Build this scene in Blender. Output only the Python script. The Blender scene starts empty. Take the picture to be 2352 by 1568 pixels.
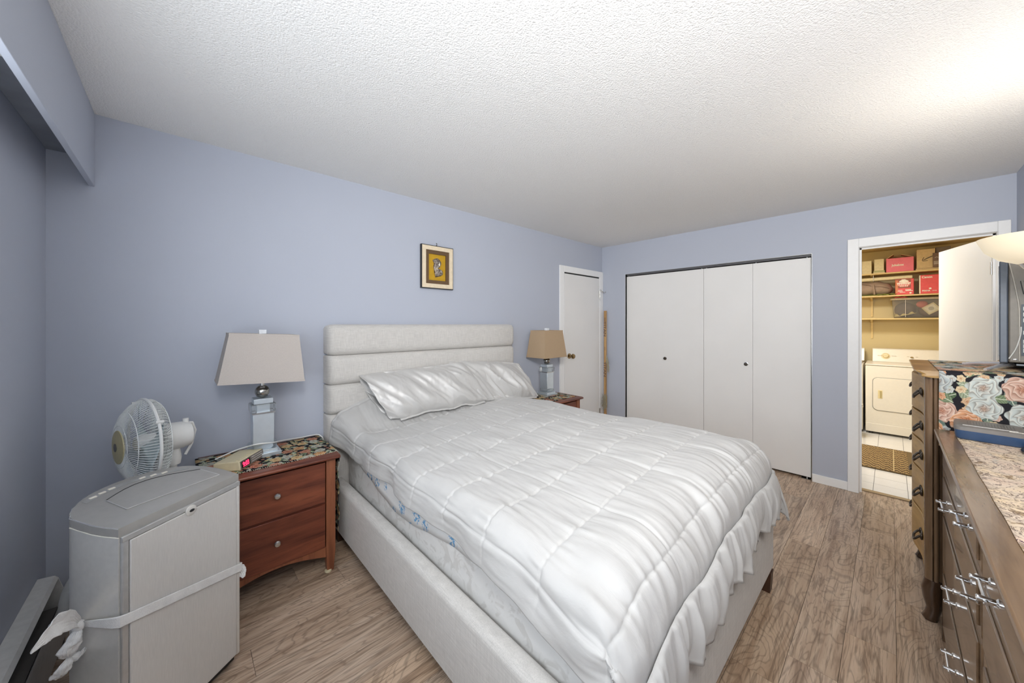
import bpy, bmesh, math, random
import numpy as np
from mathutils import Matrix, Vector
random.seed(7)
rng = np.random.RandomState(11)
C = bpy.context.scene.collection
PI = math.pi

# ------------------------------------------------------------------ camera, world, lights, exposure
YAW = math.atan2(760, 813.6)
cam_d = bpy.data.cameras.new('camera'); cam = bpy.data.objects.new('camera', cam_d); C.objects.link(cam)
cam.location = (0, 0, 1.4); cam.rotation_euler = (PI / 2, 0, -YAW)
cam_d.sensor_width = 36; cam_d.lens = 813.6 / 2352 * 36; cam_d.shift_y = -40 / 2352; cam_d.clip_start = .02
bpy.context.scene.camera = cam
vs = bpy.context.scene.view_settings
vs.view_transform = 'Standard'; vs.look = 'None'; vs.exposure = 0.34; vs.gamma = 1.0; vs.use_curve_mapping = False
bpy.context.scene.render.film_transparent = False
bpy.context.scene.cycles.max_bounces = 10
bpy.context.scene.cycles.diffuse_bounces = 6
W = bpy.data.worlds.new('sky'); bpy.context.scene.world = W; W.use_nodes = True
W.node_tree.nodes['Background'].inputs[0].default_value = (.75, .87, 1, 1)
W.node_tree.nodes['Background'].inputs[1].default_value = 1.6

def light(name, kind, loc, power, col, rot=None, size=None, size_y=None, radius=None, spread=PI):
    d = bpy.data.lights.new(name, kind); d.energy = power; d.color = col
    if kind == 'AREA':
        d.shape = 'RECTANGLE'; d.size = size; d.size_y = size_y; d.spread = spread
    elif radius: d.shadow_soft_size = radius
    o = bpy.data.objects.new(name, d); o.location = loc
    if rot: o.rotation_euler = rot
    C.objects.link(o); return o
# daylight through the window in the left wall (beside the camera)
light('window_daylight', 'AREA', (-.43, .62, 1.42), 15, (.94, .97, 1), Vector((1, 0, .45)).to_track_quat('-Z', 'Y').to_euler(), 1.9, 1.05)
# added fill lamps out of view: one lights the ceiling, one the far walls
light('ceiling_fill', 'AREA', (.15, -.35, 1.2), 3.5, (1, .985, .96), (PI, 0, 0), 1.0, .4)
light('wall_fill', 'AREA', (.05, -.47, 2.22), 52, (1, .985, .965), Vector((2.8, 1.65, -.22)).to_track_quat('-Z', 'Y').to_euler(), 1.0, .6, spread=2.2)
light('uplight_bulb', 'POINT', (2.40, -.395, 1.735), 8.5, (1, .97, .92), radius=.09)
light('laundry_ceiling_lamp', 'AREA', (5.3, .55, 2.38), 35, (1, .98, .94), (0, 0, 0), .5, .5)

# ------------------------------------------------------------------ mesh helper
class MB:
    def __init__(s): s.v = []; s.f = []
    def add(s, vs, fs):
        n = len(s.v); s.v += [tuple(map(float, p)) for p in vs]; s.f += [tuple(i + n for i in f) for f in fs]; return s
    def box(s, x0, x1, y0, y1, z0, z1):
        return s.add([(x0, y0, z0), (x1, y0, z0), (x1, y1, z0), (x0, y1, z0), (x0, y0, z1), (x1, y0, z1), (x1, y1, z1), (x0, y1, z1)],
                     [(0, 3, 2, 1), (4, 5, 6, 7), (0, 1, 5, 4), (1, 2, 6, 5), (2, 3, 7, 6), (3, 0, 4, 7)])
    def loft(s, rings, cap=True, closed=True):
        n = len(rings[0]); vs = [p for r in rings for p in r]; fs = []
        for i in range(len(rings) - 1):
            for j in range(n if closed else n - 1):
                k = (j + 1) % n; fs.append((i * n + j, i * n + k, (i + 1) * n + k, (i + 1) * n + j))
        if cap and closed:
            fs.append(tuple(range(n))[::-1]); fs.append(tuple((len(rings) - 1) * n + j for j in range(n)))
        return s.add(vs, fs)
    def prism(s, poly, h0, h1, fn):   # fn(u,v,h)->xyz
        return s.loft([[fn(u, v, h0) for u, v in poly], [fn(u, v, h1) for u, v in poly]])
    def lathe(s, prof, c, axis=(0, 0, 1), n=20, cap=True):
        a = Vector(axis).normalized(); t = Vector((1, 0, 0)) if abs(a.x) < .9 else Vector((0, 1, 0))
        u = a.cross(t).normalized(); w = a.cross(u); c = Vector(c)
        return s.loft([[c + a * h + (u * math.cos(2 * PI * k / n) + w * math.sin(2 * PI * k / n)) * r for k in range(n)] for r, h in prof], cap)
    def tube(s, pts, r, n=8, closed=False):
        P = [Vector(p) for p in pts]; rings = []; N = len(P)
        up = None
        for i in range(N):
            if closed: t = (P[(i + 1) % N] - P[i - 1]).normalized()
            else: t = (P[min(i + 1, N - 1)] - P[max(i - 1, 0)]).normalized()
            if up is None: up = Vector((0, 0, 1)) if abs(t.z) < .9 else Vector((1, 0, 0))
            u = t.cross(up).normalized(); w = u.cross(t).normalized(); up = w
            rr = r[i] if hasattr(r, '__len__') else r
            rings.append([P[i] + (u * math.cos(2 * PI * k / n) + w * math.sin(2 * PI * k / n)) * rr for k in range(n)])
        if closed: rings.append(rings[0]); return s.loft(rings, False)
        return s.loft(rings)
    def cyl(s, p, q, r, n=12): return s.tube([p, q], r, n)
    def sphere(s, c, r, n=16, m=10, sc=(1, 1, 1)):
        rings = []
        for i in range(m + 1):
            th = PI * (.02 + .96 * i / m)
            rings.append([(c[0] + sc[0] * r * math.sin(th) * math.cos(2 * PI * k / n), c[1] + sc[1] * r * math.sin(th) * math.sin(2 * PI * k / n), c[2] + sc[2] * r * math.cos(th)) for k in range(n)])
        return s.loft(rings)
    def grid(s, A):   # A[n,m,3]
        n, m = A.shape[:2]; fs = [(i * m + j, i * m + j + 1, (i + 1) * m + j + 1, (i + 1) * m + j) for i in range(n - 1) for j in range(m - 1)]
        return s.add(A.reshape(-1, 3).tolist(), fs)
    def xf(s, M):
        s.v = [tuple(M @ Vector(p)) for p in s.v]; return s

def bez(pts, n=24):
    P = [Vector(p) for p in pts]; out = []
    for i in range(len(P) - 1):
        p0 = P[max(i - 1, 0)]; p1 = P[i]; p2 = P[i + 1]; p3 = P[min(i + 2, len(P) - 1)]
        for k in range(n):
            t = k / n
            out.append(.5 * ((2 * p1) + (p2 - p0) * t + (2 * p0 - 5 * p1 + 4 * p2 - p3) * t * t + (3 * p1 - p0 - 3 * p2 + p3) * t ** 3))
    out.append(P[-1]); return out

WORG = {}
def rootof(p):
    while p.parent: p = p.parent
    return p
def mesh(name, mb, m, smooth=True, ang=38):
    me = bpy.data.meshes.new(name); me.from_pydata(mb.v, [], mb.f)
    bm = bmesh.new(); bm.from_mesh(me); bmesh.ops.recalc_face_normals(bm, faces=bm.faces); bm.to_mesh(me); bm.free()
    if smooth:
        me.polygons.foreach_set('use_smooth', [True] * len(me.polygons)); me.set_sharp_from_angle(angle=math.radians(ang))
    if m: me.materials.append(m)
    return me
def obj(name, mb, m, parent=None, bevel=0, seg=2, solid=0, smooth=True, kind=None, label=None, org=None, ang=38):
    if parent is not None:
        o0 = WORG.get(rootof(parent).name)
    else: o0 = org
    if o0 is not None: mb.v = [(a - o0[0], b - o0[1], c - o0[2]) for a, b, c in mb.v]
    o = bpy.data.objects.new(name, mesh(name, mb, m, smooth, ang)); C.objects.link(o)
    if parent is not None: o.parent = parent
    elif org is not None: o.location = org
    if solid:
        md = o.modifiers.new('solid', 'SOLIDIFY'); md.thickness = solid; md.offset = 0
    if bevel:
        md = o.modifiers.new('bevel', 'BEVEL'); md.width = bevel; md.segments = seg; md.limit_method = 'ANGLE'; md.angle_limit = math.radians(40)
    if kind: o['kind'] = kind
    if label: o['label'] = label
    return o
def thing(name, label, cat, loc, rz=0, group=None, local=False):
    o = bpy.data.objects.new(name, None); o.empty_display_size = .05; C.objects.link(o); o.location = loc; o.rotation_euler = (0, 0, rz)
    o['label'] = label; o['category'] = cat
    if group: o['group'] = group
    WORG[o.name] = None if local else tuple(loc)
    return o
def tag(o, label, cat, group=None):
    o['label'] = label; o['category'] = cat
    if group: o['group'] = group
    return o
def struct(name, mb, m, parent=None, label=None, **k):
    o = obj(name, mb, m, parent, **k)
    if parent is None: o['kind'] = 'structure'
    if label: o['label'] = label
    return o
def copytree(o, parent=None, d=(0, 0, 0)):
    c = o.copy(); C.objects.link(c)
    if parent is not None: c.parent = parent
    else: c.location = Vector(o.location) + Vector(d)
    for ch in [x for x in list(C.objects) if x.parent == o]: copytree(ch, c)
    return c
def text(name, s, size, m, parent, origin, right, up, ext=.0006, bold=0.0, align='LEFT', sx=1.0, label=None):
    cu = bpy.data.curves.new('t', 'FONT'); cu.body = s; cu.size = size; cu.extrude = ext; cu.offset = bold * size; cu.align_x = align; cu.resolution_u = 3
    t = bpy.data.objects.new('t', cu); C.objects.link(t)
    me = bpy.data.meshes.new_from_object(t.evaluated_get(bpy.context.evaluated_depsgraph_get()))
    bpy.data.objects.remove(t); bpy.data.curves.remove(cu)
    R = Vector(right).normalized(); U = Vector(up).normalized(); N = R.cross(U); O = Vector(origin)
    mb = MB().add([O + R * v.co.x * sx + U * v.co.y + N * v.co.z for v in me.vertices], [tuple(p.vertices) for p in me.polygons])
    bpy.data.meshes.remove(me)
    return obj(name, mb, m, parent, smooth=False, label=label)

# ------------------------------------------------------------------ value noise
_T = rng.rand(256, 256)
def vnoise(x, y, seed=0):
    x = np.asarray(x) + seed * 17.3; y = np.asarray(y) + seed * 9.7
    xi = np.floor(x).astype(int); yi = np.floor(y).astype(int); fx = x - xi; fy = y - yi
    fx = fx * fx * (3 - 2 * fx); fy = fy * fy * (3 - 2 * fy)
    g = lambda i, j: _T[i % 256, j % 256]
    return (g(xi, yi) * (1 - fx) + g(xi + 1, yi) * fx) * (1 - fy) + (g(xi, yi + 1) * (1 - fx) + g(xi + 1, yi + 1) * fx) * fy - .5
def sstep(a, b, x):
    t = np.clip((x - a) / (b - a), 0, 1); return t * t * (3 - 2 * t)

# ------------------------------------------------------------------ materials
def sr(r, g, b):
    f = lambda c: (c / 255 / 12.92) if c / 255 <= .04045 else ((c / 255 + .055) / 1.055) ** 2.4
    return (f(r), f(g), f(b), 1)
class NT:
    def __init__(s, name):
        s.m = bpy.data.materials.new(name); s.m.use_nodes = True; s.t = s.m.node_tree; s.b = s.t.nodes['Principled BSDF']
    def n(s, typ, **k):
        nd = s.t.nodes.new(typ)
        for a, v in k.items():
            setattr(nd, a, v)
        return nd
    def set(s, sock, v):
        if isinstance(v, bpy.types.NodeSocket): s.t.links.new(v, sock)
        elif v is not None: sock.default_value = v
    def coord(s, kind='Object', scale=(1, 1, 1), rot=(0, 0, 0), loc=None):
        c = s.n('ShaderNodeTexCoord'); mp = s.n('ShaderNodeMapping'); mp.inputs['Scale'].default_value = scale; mp.inputs['Rotation'].default_value = rot
        s.set(mp.inputs['Vector'], c.outputs[kind]); s.set(mp.inputs['Location'], loc); return mp.outputs[0]
    def noise(s, vec, scale=5, detail=3, rough=.5, dist=0):
        nd = s.n('ShaderNodeTexNoise'); s.set(nd.inputs['Vector'], vec); nd.inputs['Scale'].default_value = scale; nd.inputs['Detail'].default_value = detail
        nd.inputs['Roughness'].default_value = rough; nd.inputs['Distortion'].default_value = dist; return nd.outputs[0]
    def math(s, op, a, b=None, c=None):
        nd = s.n('ShaderNodeMath', operation=op); s.set(nd.inputs[0], a)
        if b is not None: s.set(nd.inputs[1], b)
        if c is not None: s.set(nd.inputs[2], c)
        return nd.outputs[0]
    def vmath(s, op, a, b=None, sc=None):
        nd = s.n('ShaderNodeVectorMath', operation=op); s.set(nd.inputs[0], a)
        if b is not None: s.set(nd.inputs[1], b)
        if sc is not None: s.set(nd.inputs['Scale'], sc)
        return nd.outputs['Value'] if op in ('DOT_PRODUCT', 'LENGTH') else nd.outputs['Vector']
    def ramp(s, fac, stops, interp='LINEAR'):
        nd = s.n('ShaderNodeValToRGB'); cr = nd.color_ramp; cr.interpolation = interp; s.set(nd.inputs[0], fac)
        while len(cr.elements) < len(stops): cr.elements.new(.5)
        for e, (p, c) in zip(cr.elements, stops): e.position = p; e.color = c if len(c) == 4 else (*c, 1)
        return nd.outputs[0]
    def mix(s, fac, a, b, blend='MIX'):
        nd = s.n('ShaderNodeMix', data_type='RGBA', blend_type=blend); s.set(nd.inputs[0], fac); s.set(nd.inputs[6], a); s.set(nd.inputs[7], b); return nd.outputs[2]
    def step(s, lo, hi, x):
        nd = s.n('ShaderNodeMapRange', interpolation_type='SMOOTHSTEP'); s.set(nd.inputs[0], x); s.set(nd.inputs[1], lo); s.set(nd.inputs[2], hi); return nd.outputs[0]
    def bump(s, h, strength=.3, dist=.002):
        nd = s.n('ShaderNodeBump'); nd.inputs['Strength'].default_value = strength; nd.inputs['Distance'].default_value = dist; s.set(nd.inputs['Height'], h)
        s.set(s.b.inputs['Normal'], nd.outputs[0])
    def col(s, c): s.set(s.b.inputs['Base Color'], c)
    def pr(s, rough=.5, metal=0, spec=None, coat=0, trans=0, ior=None, alpha=None, sheen=0, aniso=0):
        i = s.b.inputs; s.set(i['Roughness'], rough); i['Metallic'].default_value = metal
        if spec is not None: i['Specular IOR Level'].default_value = spec
        i['Coat Weight'].default_value = coat; i['Transmission Weight'].default_value = trans
        if ior: i['IOR'].default_value = ior
        if alpha is not None: i['Alpha'].default_value = alpha
        i['Sheen Weight'].default_value = sheen; i['Anisotropic'].default_value = aniso
        return s
def plain(name, c, rough=.5, metal=0, nscale=40, var=.06, bstr=.0, bscale=200, **k):
    t = NT(name); v = t.coord()
    n = t.noise(v, nscale, 3)
    d = tuple(x * (1 - var) for x in c[:3]) + (1,); l = tuple(min(1, x * (1 + var)) for x in c[:3]) + (1,)
    t.col(t.ramp(n, [(.3, d), (.7, l)])); t.pr(rough, metal, **k)
    if bstr: t.bump(t.noise(v, bscale, 2), bstr)
    return t.m
def wallpaint(name, c):
    t = NT(name); v = t.coord(); n = t.noise(v, 1.5, 3)
    t.col(t.mix(n, tuple(x * .97 for x in c[:3]) + (1,), tuple(x * 1.03 for x in c[:3]) + (1,))); t.pr(.55, spec=.35)
    t.bump(t.noise(v, 160, 3), .08, .002); return t.m
WALL = wallpaint('blue_grey_paint', (.468, .500, .578))
YELLOW = wallpaint('yellow_paint', (.60, .49, .26))
WHITE = plain('white_door_paint', (.82, .81, .79), .45, var=.015, nscale=3, spec=.4)
TRIM = plain('white_trim_paint', (.88, .88, .87), .4, var=.01)
def popcorn():
    t = NT('popcorn_ceiling'); v = t.coord()
    a = t.noise(v, 95, 5, .72); b = t.n('ShaderNodeTexVoronoi'); t.set(b.inputs['Vector'], v); b.inputs['Scale'].default_value = 150
    h = t.math('SUBTRACT', t.math('MULTIPLY', a, 1.5), t.math('MULTIPLY', b.outputs['Distance'], .8))
    t.col((.89, .88, .86, 1)); t.pr(.9, spec=.1); t.bump(h, .6, .006); return t.m
POP = popcorn()
def planks():
    t = NT('hickory_laminate'); oi = t.n('ShaderNodeObjectInfo'); r = oi.outputs['Random']
    off = t.n('ShaderNodeCombineXYZ'); t.set(off.inputs[0], t.math('MULTIPLY', r, 37.)); t.set(off.inputs[1], t.math('MULTIPLY', r, 91.)); t.set(off.inputs[2], t.math('MULTIPLY', r, 13.))
    base = t.vmath('ADD', t.coord(), off.outputs[0])
    v1 = t.vmath('MULTIPLY', base, (1.1, 4.6, 1)); v2 = t.vmath('MULTIPLY', base, (5, 95, 1)); v3 = t.vmath('MULTIPLY', base, (2.2, 22, 1))
    n1 = t.noise(v1, 1.0, 4, .42, 1.0)
    rings = t.math('ABSOLUTE', t.math('SINE', t.math('MULTIPLY', n1, 74.)))
    line = t.step(.55, .0, rings)
    fine = t.noise(v2, 1.0, 4, .65); mid = t.noise(v3, 1.0, 4, .6, .6)
    c = t.ramp(mid, [(.25, sr(136, 113, 95)), (.42, sr(188, 165, 144)), (.6, sr(208, 188, 168)), (.8, sr(222, 205, 186))])
    c = t.mix(t.math('MULTIPLY', line, .36), c, sr(78, 61, 50))
    c = t.mix(t.math('MULTIPLY', t.step(.52, .36, fine), .5), c, sr(98, 79, 64))
    tint = t.ramp(r, [(0, (.80, .74, .66)), (.3, (.93, .91, .89)), (.65, (.98, .95, .91)), (1, (1.05, .98, .88))])
    t.col(t.mix(1.0, c, tint, 'MULTIPLY')); t.pr(t.math('ADD', .30, t.math('MULTIPLY', mid, .12)), spec=.45)
    t.bump(t.math('SUBTRACT', fine, t.math('MULTIPLY', line, .5)), .12, .0015); return t.m
PLANK = planks()
def wood(name, dark, mid, light, axis=0, rough=.35, scale=1.0, coat=0, contrast=1.0):
    t = NT(name); sc = [9 * scale] * 3; sc[axis] = .9 * scale
    v = t.coord(scale=tuple(sc)); n = t.noise(v, 2.0, 4, .6, .6); f = t.noise(v, 12, 3, .6)
    c = t.ramp(n, [(.3, dark), (.5, mid), (.7, light)])
    c = t.mix(t.math('MULTIPLY', t.step(.5, .3, f), .35 * contrast), c, dark); t.col(c); t.pr(rough, coat=coat, spec=.45); t.bump(f, .06, .001); return t.m
CHERRY = wood('cherry_wood', sr(74, 35, 24), sr(112, 58, 40), sr(134, 74, 50), 0)
CHERRYV = wood('cherry_wood_upright', sr(104, 58, 38), sr(134, 80, 54), sr(152, 94, 64), 2)
OAK = wood('brown_oak_varnish', sr(92, 70, 50), sr(118, 94, 70), sr(140, 113, 86), 0, .24, .8, coat=.25)
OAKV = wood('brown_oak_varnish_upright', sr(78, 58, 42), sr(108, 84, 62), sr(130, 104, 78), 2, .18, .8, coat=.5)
OAK_LAMPLIT = wood('oak_top_lamplit', sr(122, 92, 50), sr(156, 120, 68), sr(176, 140, 84), 1, .28, .8, coat=.2)  # crown oak, warm lamp light put into its golden colour
OAK_REFLECT = wood('oak_front_gold_reflection', sr(160, 124, 66), sr(192, 152, 88), sr(208, 170, 102), 0, .42, .8)  # drawer oak, gold reflection of the laundry light put into its colour
def linen(name, c, sx=(300, 300, 300)):
    t = NT(name); v = t.coord()
    a = t.noise(t.vmath('MULTIPLY', v, (14, 14, 320)), 1, 3, .7); b = t.noise(t.vmath('MULTIPLY', v, (320, 320, 14)), 1, 3, .7)
    s_ = t.math('ADD', a, b); d = tuple(x * .80 for x in c[:3]) + (1,); l = tuple(x * 1.12 for x in c[:3]) + (1,)
    t.col(t.ramp(t.math('MULTIPLY', s_, .5), [(.35, d), (.65, l)])); t.pr(.9, spec=.15, sheen=.2); t.bump(s_, .25, .001); return t.m
LINEN = linen('grey_linen', (.60, .58, .55))
def quilt():
    t = NT('white_quilt_fabric'); v = t.coord()
    n = t.noise(t.vmath('MULTIPLY', v, (55, 13, 30)), 1, 3, .6, .5); m2 = t.noise(v, 9, 3)
    t.col(t.ramp(m2, [(.3, (.495, .488, .476, 1)), (.7, (.53, .523, .51, 1))])); t.pr(.55, spec=.3, sheen=.2); t.bump(n, .3, .004); return t.m
QUILT = quilt()
def satin():
    t = NT('grey_satin'); v = t.coord(); n = t.noise(t.vmath('MULTIPLY', v, (12, 7, 9)), 1, 2, .5, .4)
    t.col((.56, .55, .535, 1)); t.pr(.42, .15, spec=.5, sheen=.2); t.bump(n, .45, .02); return t.m
SATIN = satin()
def mattress_m():
    t = NT('mattress_damask'); v = t.coord(); n = t.noise(v, 9, 3, .6, 1.5); vo = t.n('ShaderNodeTexVoronoi'); t.set(vo.inputs['Vector'], v); vo.inputs['Scale'].default_value = 22
    t.col(t.mix(t.step(.50, .58, n), (.70, .69, .67, 1), (.60, .585, .56, 1))); t.pr(.75); t.bump(vo.outputs['Distance'], .25, .006); return t.m
MATT = mattress_m()

def floral(name, U, V, scale, bg, cols, leafc, dens=.42, rough=.85, leafy=1.0):
    """woven rose cloth: U, V are the cloth directions in object space, cells are 1/scale metres"""
    t = NT(name); c = t.n('ShaderNodeTexCoord').outputs['Object']
    uv = t.n('ShaderNodeCombineXYZ'); t.set(uv.inputs[0], t.vmath('DOT_PRODUCT', c, U)); t.set(uv.inputs[1], t.vmath('DOT_PRODUCT', c, V))
    wob = t.n('ShaderNodeTexNoise'); t.set(wob.inputs['Vector'], uv.outputs[0]); wob.inputs['Scale'].default_value = scale * 1.7; wob.inputs['Detail'].default_value = 2
    uvw = t.vmath('ADD', uv.outputs[0], t.vmath('SCALE', t.vmath('SUBTRACT', wob.outputs['Color'], (.5, .5, .5)), sc=.20 / scale))
    def layer(base, s, off, kind, R, palette):
        p = t.vmath('ADD', uvw, off)
        vo = t.n('ShaderNodeTexVoronoi', voronoi_dimensions='2D'); t.set(vo.inputs['Vector'], p); vo.inputs['Scale'].default_value = s; vo.inputs['Randomness'].default_value = .75
        loc = t.vmath('SCALE', t.vmath('SUBTRACT', p, vo.outputs['Position']), sc=s)
        sx = t.n('ShaderNodeSeparateXYZ'); t.set(sx.inputs[0], loc); cc = t.n('ShaderNodeSeparateColor'); t.set(cc.inputs[0], vo.outputs['Color'])
        ang = t.math('ARCTAN2', sx.outputs[1], sx.outputs[0]); r = t.vmath('LENGTH', loc)
        c1, c2, c3 = cc.outputs[0], cc.outputs[1], cc.outputs[2]
        col = t.ramp(c1, [(i / len(palette), k) for i, k in enumerate(palette)], 'CONSTANT')
        if kind == 'rose':
            ph = t.math('ADD', t.math('MULTIPLY', ang, 6.), t.math('MULTIPLY', c2, 6.3))
            Rr = t.math('ADD', R, t.math('MULTIPLY', t.math('SINE', ph), R * .09))
            mask = t.step(Rr, t.math('SUBTRACT', Rr, .035), r)
            ph2 = t.math('ADD', t.math('MULTIPLY', ang, 3.), t.math('MULTIPLY', r, 9.))
            q = t.math('ADD', t.math('MULTIPLY', r, 3.3 / R), t.math('MULTIPLY', t.math('ABSOLUTE', t.math('SINE', t.math('ADD', t.math('ADD', t.math('MULTIPLY', ang, 2.5), t.math('MULTIPLY', r, 11.)), t.math('MULTIPLY', c3, 9.)))), .62))
            q = t.math('ADD', q, t.math('MULTIPLY', t.math('SINE', ph2), .22))
            f = t.math('FRACT', q)
            shade = t.math('MAXIMUM', t.step(.55, .0, f), t.step(.93, 1.0, f))
            col = t.mix(t.math('MULTIPLY', shade, .62), col, t.mix(1., col, (.36, .25, .20, 1), 'MULTIPLY'))
            col = t.mix(t.math('MULTIPLY', t.step(.55, .9, f), .35), col, (.85, .80, .68, 1))
            col = t.mix(t.step(R * .5, 0., r), col, t.mix(1., col, (.75, .5, .4, 1), 'MULTIPLY'))
            return t.mix(mask, base, col)
        a = t.math('MULTIPLY', c2, 6.283); ca, sa = t.math('COSINE', a), t.math('SINE', a)
        lx = t.math('ADD', t.math('MULTIPLY', sx.outputs[0], ca), t.math('MULTIPLY', sx.outputs[1], sa))
        ly = t.math('SUBTRACT', t.math('MULTIPLY', sx.outputs[1], ca), t.math('MULTIPLY', sx.outputs[0], sa))
        ql = t.math('DIVIDE', lx, R); e = t.math('MULTIPLY', t.math('SUBTRACT', 1., t.math('MULTIPLY', ql, ql)), R * .52)
        al = t.math('ABSOLUTE', ly); mask = t.step(e, t.math('SUBTRACT', e, .03), al)
        vein = t.math('SINE', t.math('ADD', t.math('MULTIPLY', al, 40.), t.math('MULTIPLY', lx, -46.)))
        col = t.mix(t.math('MULTIPLY', t.step(.1, .9, vein), .6), col, t.mix(1., col, (.35, .40, .30, 1), 'MULTIPLY'))
        col = t.mix(t.step(.03, .008, al), col, (.62, .64, .50, 1))
        return t.mix(mask, base, col)
    c0 = layer(bg, scale * 1.55, (3.1, 1.7, 0), 'leaf', .50 * leafy, leafc)
    c0 = layer(c0, scale * 1.35, (7.7, 5.3, 0), 'leaf', .48 * leafy, leafc)
    c0 = layer(c0, scale * 2.4, (11.2, 2.9, 0), 'rose', dens * .75, cols)
    c0 = layer(c0, scale, (0.37, .21, 0), 'rose', dens, cols)
    wv = t.noise(uv.outputs[0], 900, 2)
    t.col(t.mix(.25, c0, t.mix(1., c0, t.ramp(wv, [(.35, (.5, .5, .5)), (.65, (1.2, 1.2, 1.2))]), 'MULTIPLY'))); t.pr(rough, spec=.15); t.bump(wv, .3, .001); return t.m
ROSES = [sr(214, 178, 138), sr(196, 203, 198), sr(206, 170, 152), sr(222, 200, 160), sr(176, 184, 184), sr(216, 160, 120)]
LEAVES = [sr(128, 142, 112), sr(92, 112, 84), sr(160, 168, 142), sr(112, 128, 118)]
FLORAL_CHEST = floral('rose_tapestry_black', (0, 1, 0), (1, 0, 1), 9.5, sr(40, 39, 43), ROSES, LEAVES, .47)
FLORAL_NIGHT = floral('rose_tapestry_small', (1, 0, -1), (0, 1, 0), 12.0, sr(32, 30, 34), [sr(198, 150, 96), sr(178, 182, 170), sr(180, 118, 90), sr(206, 176, 124)], LEAVES, .36, leafy=.85)
def creamcloth():
    t = NT('rose_tapestry_cream'); c = t.n('ShaderNodeTexCoord').outputs['Object']
    n1 = t.noise(c, 26, 5, .62, 1.2); n2 = t.noise(t.vmath('ADD', c, (5., 2., 0.)), 15, 4, .6, .8); n3 = t.noise(t.vmath('ADD', c, (9., 4., 0.)), 9, 2); wv = t.noise(c, 900, 2)
    base = t.ramp(n3, [(.35, sr(226, 204, 172)), (.5, sr(214, 196, 176)), (.65, sr(222, 198, 176))])
    base = t.mix(t.step(.58, .66, n2), base, sr(164, 140, 112)); base = t.mix(t.step(.40, .33, n2), base, sr(186, 180, 168))
    d = t.math('ABSOLUTE', t.math('SUBTRACT', n1, .5)); base = t.mix(t.math('MULTIPLY', t.step(.035, .012, d), .75), base, sr(92, 72, 66))
    base = t.mix(t.step(.645, .69, n1), base, sr(84, 58, 72)); base = t.mix(t.step(.34, .29, n1), base, sr(110, 84, 68))
    t.col(base); t.pr(.85, spec=.15); t.bump(wv, .3, .001); return t.m
FLORAL_DRESS = creamcloth()

CHROME = plain('chrome', (.86, .87, .88), .08, 1, var=.01)
STEEL = plain('brushed_steel', (.62, .61, .59), .25, 1, var=.05, nscale=15)
DARKMET = plain('dark_bronze', (.10, .085, .07), .35, .9)
BRASS = plain('aged_brass', (.34, .23, .11), .25, 1, var=.12)
BLACK = plain('black_plastic', (.012, .012, .013), .3)
GLOSSBLACK = plain('gloss_black', (.01, .01, .012), .08, coat=.6)
DARKGREY = plain('dark_grey_plastic', (.13, .12, .11), .45)
SILVERP = plain('silver_plastic', (.72, .70, .66), .34, .35, var=.03, nscale=60)
SILVERD = plain('silver_plastic_dark', (.42, .405, .38), .36, .3, var=.03)
def brushed(name, c):
    t = NT(name); v = t.coord(scale=(420, 420, 26)); n = t.noise(v, 1, 2, .6)
    t.col(t.ramp(n, [(.3, tuple(x * .95 for x in c) + (1,)), (.7, tuple(min(1, x * 1.04) for x in c) + (1,))])); t.pr(.40, .2); t.bump(n, .08, .001); return t.m
BRUSHED = brushed('brushed_silver_panel', (.68, .66, .63))
WHITEP = plain('white_plastic', (.74, .74, .72), .35, var=.02)
WIRE = plain('white_enamel_wire', (.70, .72, .71), .4)
ELASTIC = plain('white_elastic', (.76, .75, .73), .85, bstr=.6, bscale=350)
CREAM = plain('aged_cream_plastic', (.66, .58, .38), .45, var=.05)
APPL = plain('cream_enamel', (.80, .76, .67), .28, var=.015)
APPLT = plain('almond_plastic', (.74, .63, .36), .35)
CARD = plain('cardboard', (.60, .45, .25), .8, var=.06)
CARDL = plain('pale_cardboard', (.72, .64, .42), .75)
PINK = plain('pink_card', (.82, .19, .26), .55, var=.03)
RED = plain('red_card', (.72, .085, .085), .5, var=.05)
LETTER = plain('white_print', (.85, .80, .70), .6)
INK = plain('black_print', (.03, .025, .02), .6)
BROWNP = plain('brown_print', (.16, .10, .07), .6)
TAUPE = plain('taupe_nylon', (.32, .23, .17), .7, bstr=.4, bscale=25)
GREENC = plain('green_cloth', (.28, .33, .07), .8)
GLASSM = NT('clear_plastic'); GLASSM.col((.9, .88, .85, 1)); GLASSM.pr(.08, trans=.92, ior=1.1); GLASSM = GLASSM.m
CRYSTAL = NT('crystal_glass'); CRYSTAL.col((.93, .96, .97, 1)); CRYSTAL.pr(.03, trans=.9, ior=1.45); CRYSTAL = CRYSTAL.m
MIRROR = plain('brushed_mirror_metal', (.72, .79, .84), .34, .75, var=.03, nscale=25)
TILE = plain('white_ceramic_tile', (.78, .77, .75), .15, var=.02)
GROUT = plain('dark_grout', (.20, .19, .18), .9)
def shade_m(name, c):
    t = NT(name); v = t.coord(); n = t.noise(t.vmath('MULTIPLY', v, (420, 420, 420)), 1, 2)
    t.col(t.ramp(n, [(.3, tuple(x * .92 for x in c) + (1,)), (.7, tuple(x * 1.05 for x in c) + (1,))])); t.pr(.85, spec=.15); t.bump(n, .15, .001); return t.m
SHADE_L = shade_m('pale_taupe_shade', (.50, .455, .42))
SHADE_R = shade_m('tan_shade', (.44, .32, .205))
SHADOWGAP = plain('dark_gap', (.02, .02, .02), .9)

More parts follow.
